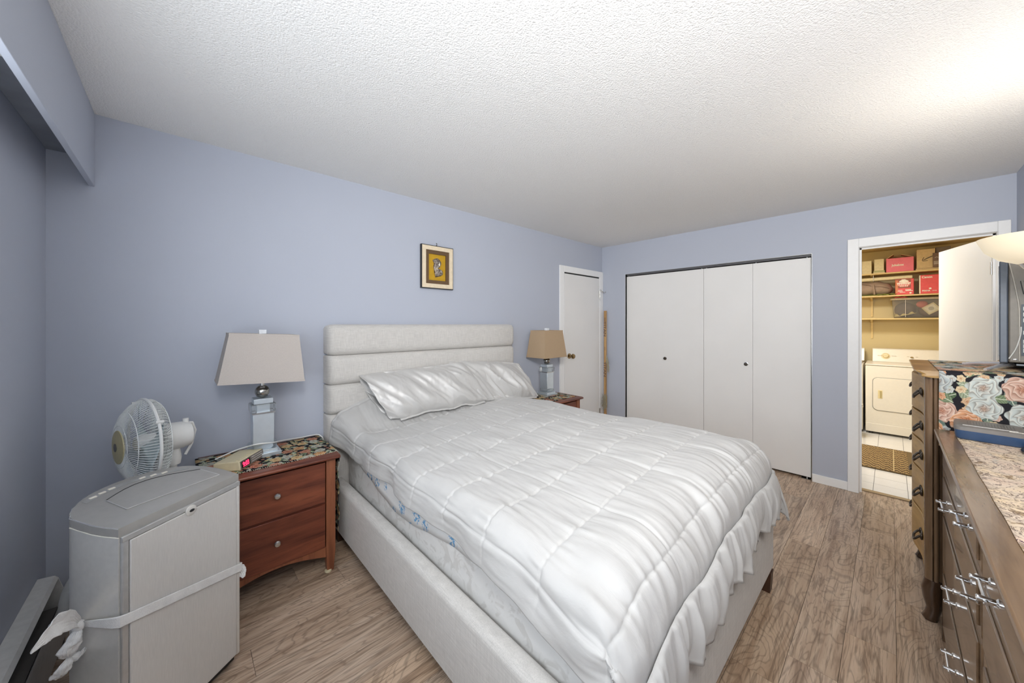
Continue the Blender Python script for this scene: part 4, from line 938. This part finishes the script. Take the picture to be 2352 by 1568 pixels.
# tapestry over the chest top and its near side
A = []
for i in range(24):
    x = CX1 - .01 - (CX1 - CX0 + .020) * i / 23; A.append((x, CZ + .0035))
A += [(CX0 - .028, CZ + .001), (CX0 - .032, CZ - .012)] + [(CX0 - .031 + .014 * min(1, max(0, i - 2) / 4), CZ - .012 - .33 * i / 14) for i in range(1, 15)]
G = np.array([[(x, yy, z + (.012 * vnoise(np.array(yy * 9), np.array(i * .2), 2) if i > 40 else 0)) for yy in np.linspace(CYF - .042, CYB + .0, 24)] for i, (x, z) in enumerate(A)])
tag(obj('tapestry_cloth', MB().grid(G), FLORAL_CHEST, org=(2.9, -.35, 1.18), solid=.003, ang=60), 'black tapestry cloth with large roses hanging over the side of the tall chest', 'cloth')

# ------------------------------------------------------------------ low dresser
DX0, DX1, DYF, DYB, DZ = .82, 2.50, -.155, -.565, .928
dr_ = thing('long_dresser', 'long brown wooden dresser with chrome bar pulls in the right foreground', 'dresser', (1.66, -.36, 0))
prof = [(DYF - .004, .888), (DYF + .008, .892), (DYF + .012, .905), (DYF + .020, .910), (DYF + .024, .920), (DYF + .020, .928), (DYB, .928), (DYB, .888)]
obj('top', MB().prism(prof, DX0, DX1 - .006, lambda u, v, h: (h, u, v)), OAK, dr_, bevel=.003)
obj('side_panel', MB().box(DX1 - .04, DX1 - .02, DYB, DYF, 0, .889), OAKV, dr_); obj('side_panel', MB().box(DX0 + .02, DX0 + .04, DYB, DYF, 0, .889), OAKV, dr_)
obj('back_panel', MB().box(DX0 + .03, DX1 - .03, DYB, DYB + .01, .03, .889), OAKV, dr_)
obj('face_frame', MB().box(DX0 + .02, DX1 - .02, DYF - .05, DYF - .016, .06, .889), plain('dark_oak_gap', (.10, .065, .04), .4), dr_)
obj('stile', MB().box(DX1 - .045, DX1 - .02, DYF - .016, DYF, 0, .889), OAKV, dr_, bevel=.003); obj('stile', MB().box(1.462, 1.486, DYF - .016, DYF - .004, .06, .889), OAKV, dr_, bevel=.003)
obj('plinth', MB().box(DX0 + .03, DX1 - .03, DYF - .03, DYF - .012, 0, .07), OAK, dr_)
drs = [(1.49, 2.45, .765, .880), (.87, 1.458, .765, .880), (1.49, 2.45, .595, .757), (.87, 1.458, .595, .757), (1.49, 2.45, .345, .587), (.87, 1.458, .345, .587), (1.49, 2.45, .075, .337), (.87, 1.458, .075, .337)]
hnd = {0: [1.66], 1: [1.26], 2: [1.52, 2.14], 3: [1.05], 4: [1.93], 5: [1.16], 6: [1.95], 7: [1.16]}
for k, (x0, x1, z0, z1) in enumerate(drs):
    d = obj('drawer', MB().box(x0, x1, DYF - .018, DYF - .002, z0, z1), OAK, dr_, bevel=.005)
    obj('drawer_field', MB().box(x0 + .03, x1 - .03, DYF - .004, DYF + .003, z0 + .018, z1 - .018), OAK, d, bevel=.004)
    for hx_ in hnd[k]:
        zc = (z0 + z1) / 2 + (.008 if k < 2 else 0)
        if k in (2,): zc = .70
        if k == 4: zc = .465
        if k == 6: zc = .228
        h = obj('bar_pull', MB().cyl((hx_ - .062, DYF + .022, zc), (hx_ + .062, DYF + .022, zc), .0035, 8), CHROME, d)
        for sx in (-.045, .045): obj('pull_post', MB().lathe([(.010, 0), (.010, .003), (.0065, .006), (.0065, .030), (.004, .032)], (hx_ + sx, DYF + .003, zc), (0, 1, 0), 10), CHROME, h)
G = np.array([[(x, yy, DZ + .0022) for yy in np.linspace(DYF - .032 + .0008 * math.sin(x * 25), DYB + .0, 16)] for x in np.linspace(DX0 + .02, DX1 - .03, 50)])
tag(obj('dresser_runner', MB().grid(G), FLORAL_DRESS, org=(1.66, -.36, DZ), solid=.002), 'cream rose patterned cloth laid along the low dresser top', 'cloth')
# router box
rt = thing('router_box', 'low grey and blue plastic router box on the dresser cloth', 'router', (2.40, -.270, DZ + .005), math.radians(-4), local=True)
obj('base', MB().loft([[(x, y, z) for x, y in rr2(-.082 - e, .082 + e, -.085 - e, .085 + e, .02, 4)] for z, e in ((0, -.004), (.006, 0), (.036, .003))]), plain('blue_plastic', (.035, .075, .16), .3, coat=.3), rt)
lid = obj('lid', MB().loft([[(x, y, z) for x, y in rr2(-.086 - e, .086 + e, -.089 - e, .089 + e, .02, 4)] for z, e in ((.036, 0), (.050, -.001), (.054, -.006))]), plain('taupe_plastic', (.17, .155, .14), .4), rt)
for k in range(16): obj('vent_slot', MB().box(-.055, .04, -.062 + k * .0075, -.0595 + k * .0075, .0535, .0552), DARKGREY, lid)
obj('label_sticker', MB().box(-.078, -.070, -.078, -.045, .0535, .0548), LETTER, lid)
obj('lid_edge', MB().box(-.062, -.059, -.066, .066, .0535, .0555), SILVERP, lid)
cb = bez([(2.33, -.36, DZ + .012), (2.25, -.33, DZ + .012), (2.18, -.345, DZ + .012), (2.05, -.45, DZ + .012), (1.9, -.5, DZ + .012)], 8)
tag(obj('router_cable', MB().tube([tuple(p_) for p_ in cb], .006, 6), BLACK, org=(2.2, -.4, DZ)), 'black cable lying on the dresser cloth beside the router box', 'cable')

# ------------------------------------------------------------------ television on the tall chest (near edge at (2.75,-.333), turned 8 deg)
tv = thing('television', 'silver backed flat television seen edge on, standing on the tall chest', 'television', (2.75, -.345, CZ + .006), math.radians(-9), local=True)
z0, z1 = .036, .500; L = .56
obj('bezel', MB().box(0, L, -.018, .006, z0, z1), plain('bezel_blue_grey', (.07, .085, .11), .25), tv, bevel=.004)
obj('screen', MB().box(.02, L - .02, .006, .008, z0 + .03, z1 - .02), GLOSSBLACK, tv)
prof = [(-.018, z0 + .002), (-.075, z0 + .002), (-.150, z0 + .01), (-.155, .33), (-.140, .40), (-.10, .455), (-.060, .485), (-.034, z1 - .006), (-.018, z1 - .004)]
sh = obj('back_shell', MB().prism(prof, .006, L - .006, lambda u, v, h: (h, u, v)), plain('champagne_silver', (.21, .19, .16), .45, .1), tv, bevel=.006)
obj('side_seam', MB().tube([(.006, -.021, z1 - .012), (.006, -.030, .43), (.006, -.038, .37), (.006, -.045, .31), (.006, -.047, .28), (.006, -.048, z0 + .01)], .003, 6), plain('seam_silver', (.36, .33, .28), .4, .1), tv)
pn = obj('connector_panel', MB().box(.002, .0065, -.112, -.052, .07, .30), plain('port_panel', (.06, .075, .09), .4), tv)
for k, zz in enumerate((.272, .246, .220, .165, .125, .105, .085)):
    obj('port', MB().box(-.001, .003, -.085, -.057, zz, zz + .017), plain('port_white', (.62, .62, .58), .5) if k == 0 else bpy.data.materials['port_white'], pn)
    obj('port_hole', MB().box(-.0025, 0, -.078, -.063, zz + .004, zz + .012), BLACK, pn)
for k in range(5): obj('vent', MB().tube([(.0055, -.050 - k * .009, .405), (.0055, -.058 - k * .009, .345)], .0012, 5), BLACK, tv)
obj('cable_run', MB().tube([tuple(p_) for p_ in bez([(-.001, -.052, .20), (-.003, -.050, .16), (-.002, -.038, .10), (.0, -.020, .055)], 8)], .0022, 6), bpy.data.materials['port_white'], tv)
obj('badge', MB().sphere((.005, -.036, .052), 1, 12, 6, (.002, .008, .004)), CHROME, tv)
obj('stand_hub', MB().prism([(-.02, -.03), (.10, .02), (.30, .02), (.30, -.10), (.06, -.10), (-.02, -.08)], .010, .034, lambda u, v, h: (u + .12, v, h)), GLOSSBLACK, tv, bevel=.008)
obj('stand_leg', MB().tube([(.12, .0, .022), (.18, .06, .018), (.20, .125, .007)], [.013, .010, .006], 8), plain('silver_leg', (.74, .76, .80), .25, .7), tv)
obj('stand_leg', MB().tube([(.14, -.03, .022), (.0, .0, .020), (-.10, .040, .007)], [.013, .010, .006], 8), bpy.data.materials['silver_leg'], tv)

# ------------------------------------------------------------------ uplight lamp on the dresser
ul = thing('uplight_lamp', 'glowing cream glass bowl uplight lamp in front of the television', 'lamp', (2.395, -.40, DZ + .006))
em = NT('glowing_glass'); em.col((.55, .48, .36, 1)); em.pr(.35); em.b.inputs['Emission Color'].default_value = (1, .86, .62, 1); em.b.inputs['Emission Strength'].default_value = .42
LX_, LY_ = 2.40, -.395
obj('glass_bowl', MB().lathe([(.02, 1.632), (.06, 1.637), (.10, 1.655), (.135, 1.69), (.156, 1.742), (.153, 1.742), (.13, 1.694), (.095, 1.662), (.055, 1.645), (.02, 1.642)], (LX_, LY_, 0), n=40, cap=False), em.m, ul, ang=60)
obj('cup', MB().lathe([(.010, 1.59), (.03, 1.60), (.045, 1.618), (.055, 1.634), (.02, 1.64)], (LX_, LY_, 0), n=24), STEEL, ul)
obj('pole', MB().cyl((LX_, LY_, DZ + .02), (LX_, LY_, 1.60), .011, 14), STEEL, ul)
obj('base', MB().lathe([(.028, 0), (.029, .008), (.022, .022), (.012, .03)], (LX_, LY_, DZ + .006), n=28), STEEL, ul)

# ------------------------------------------------------------------ laundry room
dx = 6.46
dy = thing('clothes_dryer', 'cream clothes dryer with square door seen through the laundry doorway', 'dryer', (6.78, -.10, 0))
Y0, Y1 = -.455, .228
obj('cabinet', MB().box(dx, 7.10, Y0, Y1, .03, .872), APPL, dy, bevel=.008)
obj('top_panel', MB().box(dx - .008, 7.10, Y0 - .003, Y1 + .003, .874, .888), APPL, dy, bevel=.005)
obj('kick_panel', MB().box(dx - .004, dx + .01, Y0 + .004, Y1 - .004, .03, .135), APPL, dy, bevel=.003)
dd = obj('door', MB().prism(rr2(-.36, .16, .31, .72, .05), dx - .010, dx, lambda u, v, h: (h, u, v)), APPL, dy, bevel=.003)
obj('door_gap', MB().prism(rr2(-.364, .164, .306, .724, .052), dx - .004, dx - .001, lambda u, v, h: (h, u, v)), DARKGREY, dy)
obj('handle_recess', MB().box(dx - .013, dx - .008, .075, .115, .46, .565), APPLT, dd, bevel=.003)
obj('handle_grip', MB().box(dx - .016, dx - .012, .082, .098, .47, .555), plain('almond_dark', (.45, .36, .16), .5), dd)
for a in (Y0 + .05, Y1 - .05): obj('foot', MB().cyl((dx + .05, a, 0), (dx + .05, a, .03), .02), BLACK, dy)
con = obj('console', MB().prism([(6.965, .888), (7.0, .96), (7.03, 1.055), (7.045, 1.065), (7.10, 1.065), (7.10, .888)], Y0 + .01, .178, lambda u, v, h: (u, h, v)), APPL, dy, bevel=.006)
cn = Vector((-.93, 0, .36)).normalized()
obj('dial_plate', MB().lathe([(.042, 0), (.042, .004), (.036, .006)], (7.0, .052, .965), tuple(cn), 24), APPLT, con)
obj('dial', MB().lathe([(.030, 0), (.028, .016), (.024, .020)], (6.995, .052, .966), tuple(cn), 20).box(6.970, 6.985, .028, .076, .968, .976), APPLT, con)
obj('dial', MB().lathe([(.016, 0), (.015, .014), (.01, .018)], (7.0, -.185, .955), tuple(cn), 16), CHROME, con)
for yy in (.095, -.01, -.035, .12, -.15, -.225): obj('print_line', MB().box(6.990, 6.9935, yy - .012, yy + .008, .972, .975), plain('console_print', (.5, .46, .36), .6) if yy == .095 else bpy.data.materials['console_print'], con)
ws = thing('washing_machine', 'cream washing machine left of the dryer, mostly behind the door casing', 'washer', (6.78, .58, 0))
obj('cabinet', MB().box(dx, 7.10, .252, .93, .03, .872), APPL, ws, bevel=.008); obj('lid', MB().box(dx + .02, 6.93, .27, .91, .874, .89), APPL, ws, bevel=.006)
obj('console', MB().prism([(6.965, .888), (7.0, .96), (7.03, 1.055), (7.045, 1.065), (7.10, 1.065), (7.10, .888)], .255, .92, lambda u, v, h: (u, h, v)), APPL, ws, bevel=.006)
obj('dial', MB().lathe([(.03, 0), (.028, .016), (.024, .02)], (6.995, .45, .966), tuple(cn), 20), APPLT, ws)
for a in (.30, .88): obj('foot', MB().cyl((dx + .05, a, 0), (dx + .05, a, .03), .02), BLACK, ws)
tl = thing('toilet', 'cream toilet mostly hidden behind the left casing of the laundry doorway', 'toilet', (6.12, .52, 0))
def ell(cx, cy, a, b, z, n=24): return [(cx + b * math.cos(2 * PI * k / n), cy + a * math.sin(2 * PI * k / n), z) for k in range(n)]
obj('bowl', MB().loft([ell(6.12, .55, .20, .10, 0), ell(6.12, .55, .20, .10, .06), ell(6.12, .54, .17, .085, .16), ell(6.12, .51, .22, .15, .28), ell(6.12, .48, .238, .18, .375)]), APPL, tl)
obj('seat', MB().loft([ell(6.12, .48, .245, .185, .377), ell(6.12, .48, .247, .187, .395), ell(6.12, .48, .235, .175, .402)]), APPL, tl)
obj('lid', MB().loft([ell(6.12, .48, .245, .185, .404), ell(6.12, .48, .245, .185, .418), ell(6.12, .48, .21, .15, .424)]), APPL, tl)
obj('tank', MB().box(5.92, 6.32, .74, .93, .38, .74), APPL, tl, bevel=.02); obj('tank_lid', MB().box(5.91, 6.33, .735, .935, .742, .77), APPL, tl, bevel=.01)
# runner rug
def rugm():
    t = NT('patterned_rug'); c = t.n('ShaderNodeTexCoord').outputs['Object']; sx = t.n('ShaderNodeSeparateXYZ'); t.set(sx.inputs[0], c)
    tri = t.math('PINGPONG', t.math('MULTIPLY', sx.outputs[1], 16.), .5); w = t.math('SINE', t.math('MULTIPLY', t.math('ADD', t.math('MULTIPLY', sx.outputs[0], 13.), t.math('MULTIPLY', tri, 2.0)), 6.28))
    n = t.noise(c, 120, 3, .6); w2 = t.math('ADD', w, t.math('MULTIPLY', t.math('SUBTRACT', n, .5), 8.))
    t.col(t.mix(t.step(-.3, .5, w2), sr(164, 138, 92), sr(72, 52, 34))); t.pr(.95); t.bump(n, .4, .003); return t.m
rg = thing('runner_rug', 'tan patterned runner rug on the white laundry tiles', 'rug', (5.33, .4, .002))
obj('pile', MB().box(4.90, 5.76, -.115, .80, .0022, .012), rugm(), rg); obj('end_border', MB().box(4.90, 5.76, -.150, -.116, .0022, .0125), plain('rug_border', (.16, .11, .05), .95), rg)
obj('inner_band', MB().box(4.91, 5.75, -.02, -.014, .0115, .0128), plain('rug_band', (.6, .48, .26), .95), rg)
obj('binding', MB().box(4.893, 4.90, -.150, .80, .0022, .013).box(5.76, 5.767, -.150, .80, .0022, .013), bpy.data.materials['rug_border'], rg)
# shelves
SX0 = 6.85
SHELF = plain('cream_shelf', (.70, .53, .24), .5)
for k, (z, lb) in enumerate(((2.085, 'uppermost cream wall shelf above the dryer'), (1.783, 'middle cream wall shelf above the dryer'), (1.478, 'lowest cream wall shelf above the dryer'))):
    s = thing('wall_shelf', lb, 'shelf', (7.0, 0, z - .018), 0, 'laundry shelves')
    obj('board', MB().box(SX0, XE, -.88, 1.0, z - .018, z), SHELF, s, bevel=.003)
    for yy in (.185, -.62):
        b = obj('bracket', MB().prism([(SX0 + .06, z - .019), (XE, z - .019), (XE, z - .28), (XE - .012, z - .28), (XE - .03, z - .06), (SX0 + .07, z - .03)], yy - .010, yy + .010, lambda u, v, h: (u, h, v)), SHELF, s)
bxx = 6.88
def carton(name, label, y0, y1, z0, z1, m, depth=.2, flaps=False, bev=.004, grp=None, x=bxx, cat='box'):
    t = thing(name, label, cat, (x + depth / 2, (y0 + y1) / 2, z0), 0, grp)
    obj('carton', MB().box(x, x + depth, y0, y1, z0, z1 if not flaps else z1 - .001), m, t, bevel=bev)
    if flaps:
        yc = (y0 + y1) / 2
        obj('flap', MB().prism([(y0, z1), (yc + .02 - .03, z1 + .045), (yc - .012, z1 + .042), (y0 + .004, z1 - .004)], x + .01, x + depth - .01, lambda u, v, h: (h, u, v)), CARD, t)
        obj('flap', MB().prism([(y1, z1), (yc + .055, z1 + .055), (yc + .053, z1 + .051), (y1 - .004, z1 - .004)], x + .01, x + depth - .01, lambda u, v, h: (h, u, v)), CARD, t)
        obj('flap', MB().prism([(y0 + .01, z1), (y1 - .01, z1), (y1 - .03, z1 + .06), (y0 + .03, z1 + .06)], x + depth - .004, x + depth, lambda u, v, h: (h, u, v)), CARD, t)
    return t
Rr, Uu = (0, -1, 0), (0, 0, 1)
z = 2.086
t = thing('orange_jar', 'orange jar at the left end of the top laundry shelf', 'jar', (6.94, .315, z)); obj('body', MB().lathe([(.03, 0), (.034, .02), (.034, .10), (.022, .12)], (6.94, .315, z), n=16), plain('orange_plastic', (.62, .26, .05), .4), t); obj('lid', MB().lathe([(.025, .12), (.025, .145)], (6.94, .315, z), n=16), CREAM, t)
carton('small_carton', 'plain cream carton left of the pink box on the top shelf, nearest the casing', .182, .276, z, z + .178, CARDL)
t = carton('bound_carton', 'cream carton with green base band between plain carton and pink box', .066, .158, z + .03, z + .19, CARDL)
obj('band', MB().box(bxx - .003, bxx + .2, .060, .164, z + .012, z + .036), plain('green_band', (.42, .42, .22), .7), t); obj('base', MB().box(bxx - .004, bxx + .2, .058, .166, z, z + .012), CARDL, t)
t = carton('pink_box', 'pink open topped box with white lettering on the top shelf', -.199, .046, z, z + .185, PINK, .22, True)
text('lettering', 'Jukebox', .040, LETTER, t, (bxx - .0012, -.005, z + .078), Rr, Uu, bold=.035, sx=.82)
for a, b in (((-.055, .108), (-.066, .165)), ((-.066, .165), (-.082, .15)), ((-.075, .11), (-.09, .16)), ((-.09, .16), (-.10, .125))):
    obj('logo_stroke', MB().tube([(bxx - .001, a[0], z + a[1]), (bxx - .001, b[0], z + b[1])], .0022, 5), plain('pale_pink_print', (.82, .22, .28), .6) if 'pale_pink_print' not in bpy.data.materials else bpy.data.materials['pale_pink_print'], t)
t = carton('shipping_carton', 'brown cardboard shipping carton with curved arrow on the top shelf', -.375, -.222, z + .022, z + .262, CARD, .24)
obj('tray', MB().box(bxx - .006, bxx + .245, -.42, -.215, z, z + .020), CARD, t)
arr = bez([(bxx - .0012, -.365, z + .172), (bxx - .0012, -.335, z + .158), (bxx - .0012, -.300, z + .138), (bxx - .0012, -.276, z + .122)], 6)
obj('printed_arrow', MB().tube([tuple(p_) for p_ in arr], [.002 + .003 * math.sin(PI * i / (len(arr) - 1)) for i in range(len(arr))], 5).tube([(bxx - .0012, -.283, z + .160), (bxx - .0012, -.268, z + .125), (bxx - .0012, -.274, z + .112), (bxx - .0012, -.315, z + .116)], .003, 5), INK, t)
t = carton('dark_carton', 'dark brown printed carton at the right end of the top shelf', -.46, -.354, z + .022, z + .20, BROWNP, .02, x=bxx - .03)
for zz in (.09, .075, .06): obj('print_line', MB().box(bxx - .0312, bxx - .030, -.40, -.362, z + zz, z + zz + .004), LETTER, t)
obj('print_crest', MB().tube([(bxx - .031, -.37, z + .14), (bxx - .031, -.385, z + .148), (bxx - .031, -.40, z + .14)], .002, 5), LETTER, t)
carton('grey_carton', 'grey brown carton stacked behind the dark printed carton on top shelf', -.50, -.378, z + .022, z + .275, plain('grey_card', (.20, .16, .13), .7), .12, x=bxx + .03)
# middle shelf
z = 1.784
t = thing('poster_tube', 'long cream roll held under the top laundry shelf above the taupe bag', 'roll', (6.90, .2, 2.01)); obj('roll', MB().cyl((6.90, .60, 2.005), (6.90, -.184, 2.012), .022, 16), CARDL, t); obj('end_cap', MB().cyl((6.90, -.184, 2.012), (6.90, -.187, 2.012), .018, 14), CREAM, t)
obj('hanger_hook', MB().tube([(6.90, .165, 2.066), (6.876, .165, 2.04), (6.872, .165, 2.005), (6.89, .165, 1.982), (6.92, .165, 1.985)], .003, 5), WIRE, t)
bg = thing('taupe_bag', 'soft taupe nylon bag lying on the middle laundry shelf', 'bag', (6.98, .25, z + .014)); rings = []
for i in range(24):
    u = i / 23; yy = .62 - .635 * u; e = max(.04, (1 - abs(2 * u - 1) ** 7)) ** .5
    rings.append([(6.985 + .10 * e * math.cos(a) + .006 * math.sin(u * 40 + a * 3), yy, z + .105 + .092 * e * math.sin(a) * (1 + .06 * math.sin(u * 30 + 2 * a)) - (.0 if u < .8 else .02 * (u - .8) * 5)) for a in [2 * PI * k / 24 for k in range(24)]])
obj('body', MB().loft(rings), TAUPE, bg, ang=80); obj('strap', MB().tube([(6.885 + .1 * 0 + .0, .165, z + .16), (6.882, .163, z + .12), (6.89, .158, z + .06), (6.905, .155, z + .02)], [.004, .012, .013, .012], 6), TAUPE, bg)
obj('seam', MB().tube([tuple(p_) for p_ in bez([(6.89, .30, z + .165), (6.885, .22, z + .15), (6.886, .17, z + .125), (6.887, .08, z + .115), (6.905, .02, z + .09)], 6)], .003, 5), BROWNP, bg)
gc = thing('green_cloth', 'folded green cloth under the taupe bag', 'cloth', (6.95, .2, z)); A = np.array([[(6.87 + .15 * i / 5, .45 - .50 * j / 24, z + .004 + .012 * abs(math.sin(j * 1.1 + i)) * (.5 if j < 16 else 1.2)) for j in range(25)] for i in range(6)]); obj('fold', MB().grid(A), GREENC, gc, solid=.004)
t = carton('red_picture_box', 'glossy red box showing a striped bowl of dessert on the middle shelf', -.199, -.037, z, z + .205, RED, .18)
yc, zc = -.112, z + .128
obj('panel_picture', MB().box(bxx - .0008, bxx, -.172, -.040, z + .085, z + .203), plain('brown_red_print', (.28, .09, .05), .5), t)
obj('panel_edge', MB().box(bxx - .001, bxx, -.062, -.038, z + .02, z + .19), plain('orange_print', (.62, .20, .08), .5), t)
fb = lambda u, v, h: (h, yc - u, zc + v)
obj('printed_bowl', MB().prism([(-.062, .03), (.062, .03), (.052, -.005), (.03, -.026), (-.03, -.026), (-.052, -.005)], bxx - .002, bxx - .0005, fb), LETTER, t)
for k in range(6): obj('printed_stripe', MB().prism([(-.050 + k * .019, .012), (-.041 + k * .019, .012), (-.034 + k * .0145, -.026), (-.040 + k * .0145, -.026)], bxx - .003, bxx - .0018, fb), RED, t)
obj('printed_rim', MB().prism([(-.055, .028), (.055, .028), (.045, .044), (-.045, .044)], bxx - .003, bxx - .0018, fb), RED, t)
obj('printed_cream', MB().prism([(-.044, .034), (-.038, .052), (-.022, .062), (-.018, .07), (.012, .071), (.02, .062), (.038, .052), (.044, .034), (0, .028)], bxx - .004, bxx - .0026, fb), LETTER, t)
for yy, zz, w in ((-.15, .062, .05), (-.15, .052, .05), (-.08, .055, .04), (-.08, .04, .045), (-.16, .045, .06), (-.10, .028, .05)): obj('print_line', MB().box(bxx - .0015, bxx, yy - w / 2, yy + w / 2, z + zz, z + zz + .006), LETTER, t)
obj('print_oval', MB().lathe([(.010, 0), (.010, .002)], (bxx, -.170, z + .02), (-1, 0, 0), 14), LETTER, t)
t = carton('red_printer_box', 'red printer carton with white lettering at the right of the middle shelf', -.44, -.247, z, z + .238, RED, .22)
obj('worn_edge', MB().box(bxx - .0015, bxx + .22, -.2462, -.2445, z + .002, z + .236), CARDL, t); obj('worn_strip', MB().box(bxx - .0012, bxx, -.254, -.246, z + .004, z + .235), LETTER, t)
text('lettering', 'Canon', .036, LETTER, t, (bxx - .0012, -.265, z + .198), Rr, Uu, bold=.035, sx=.9)
text('lettering', 'PIXMA', .024, LETTER, t, (bxx - .0012, -.268, z + .030), Rr, Uu, bold=.035, sx=.95)
text('lettering', 'MP490', .013, LETTER, t, (bxx - .0012, -.352, z + .032), Rr, Uu, bold=.02, sx=1.0)
obj('print_dot', MB().lathe([(.011, 0), (.011, .002)], (bxx, -.335, z + .065), (-1, 0, 0), 14), LETTER, t)
# storage bin on the lowest shelf
z = 1.479
sb = thing('storage_bin', 'clear plastic storage bin on the lowest laundry shelf', 'bin', (6.98, -.22, z))
def bring(e, zz): return [(x, y, zz) for x, y in rr2(6.87 - e, 7.12 + e, -.46 - e, -.005 + e, .03, 4)]
obj('tub', MB().loft([bring(-.025, z), bring(-.018, z + .01), bring(0, z + .235), bring(-.003, z + .235), bring(-.021, z + .012)], cap=True), GLASSM, sb)
obj('lid', MB().loft([bring(.012, z + .236), bring(.014, z + .25), bring(.0, z + .262)]), plain('clear_grey_lid', (.50, .40, .26), .3, alpha=.8), sb)
obj('rib', MB().box(6.866, 6.869, -.128, -.124, z + .01, z + .235), plain('bin_rib', (.55, .48, .36), .3), sb)
t = thing('dark_cloth_bundle', 'dark grey cloth bundle inside the clear bin', 'cloth', (6.99, -.12, z + .012)); obj('bundle', MB().sphere((7.0, -.125, z + .11), 1, 20, 12, (.085, .10, .098)), plain('dark_cloth', (.11, .09, .08), .9, bstr=.5, bscale=20), t)
t = thing('dark_cloth_bundle', 'brown cloth bundle behind the small picture in the clear bin', 'cloth', (7.02, -.34, z + .012)); obj('bundle', MB().sphere((7.03, -.34, z + .10), 1, 20, 12, (.07, .10, .088)), plain('brown_cloth', (.17, .11, .08), .9), t)
t = thing('red_pouch', 'red pouch at the top of the clear bin', 'pouch', (6.94, -.27, z + .15)); obj('pouch', MB().sphere((6.94, -.27, z + .175), 1, 16, 10, (.03, .05, .045)), plain('red_cloth', (.45, .09, .06), .8), t)
t = thing('yellow_cloth', 'crumpled yellow cloth at the bottom of the clear bin', 'cloth', (6.92, -.10, z + .015))
A = np.array([[(6.905 + .01 * i, -.03 - .19 * j / 20, z + .018 + .045 * (j / 20) ** 1.2 + .018 * i / 4 * math.sin(j * .9) + .02 * (i / 4)) for j in range(21)] for i in range(5)]); obj('cloth', MB().grid(A), plain('yellow_cloth', (.62, .52, .22), .8), t, solid=.006)
t = thing('small_framed_print', 'small cream framed print leaning in the clear bin', 'picture', (6.91, -.335, z + .10)); Mx = Matrix.Translation((6.91, -.345, z + .118)) @ Matrix.Rotation(math.radians(-36), 4, 'X') @ Matrix.Rotation(math.radians(8), 4, 'Y')
obj('frame', MB().box(-.006, .006, -.062, .062, -.055, .055).xf(Mx), plain('pale_gold', (.66, .56, .32), .4), t, bevel=.003); obj('print', MB().box(-.008, -.006, -.046, .046, -.040, .040).xf(Mx), plain('cream_print', (.74, .70, .52), .6), t); obj('sketch', MB().lathe([(.024, .008), (.024, .009)], (0, 0, 0), (-1, 0, 0), 16).xf(Mx), plain('grey_sketch', (.42, .40, .30), .7), t)
tag(obj('red_cable', MB().tube([tuple(p_) for p_ in bez([(6.9, -.03, z + .267), (6.9, -.06, z + .275), (6.91, -.09, z + .268), (6.9, -.12, z + .276), (6.92, -.14, z + .267)], 6)], .006, 6), RED, org=(6.9, -.08, z + .266)), 'red cord lying on the lid of the clear bin', 'cord')
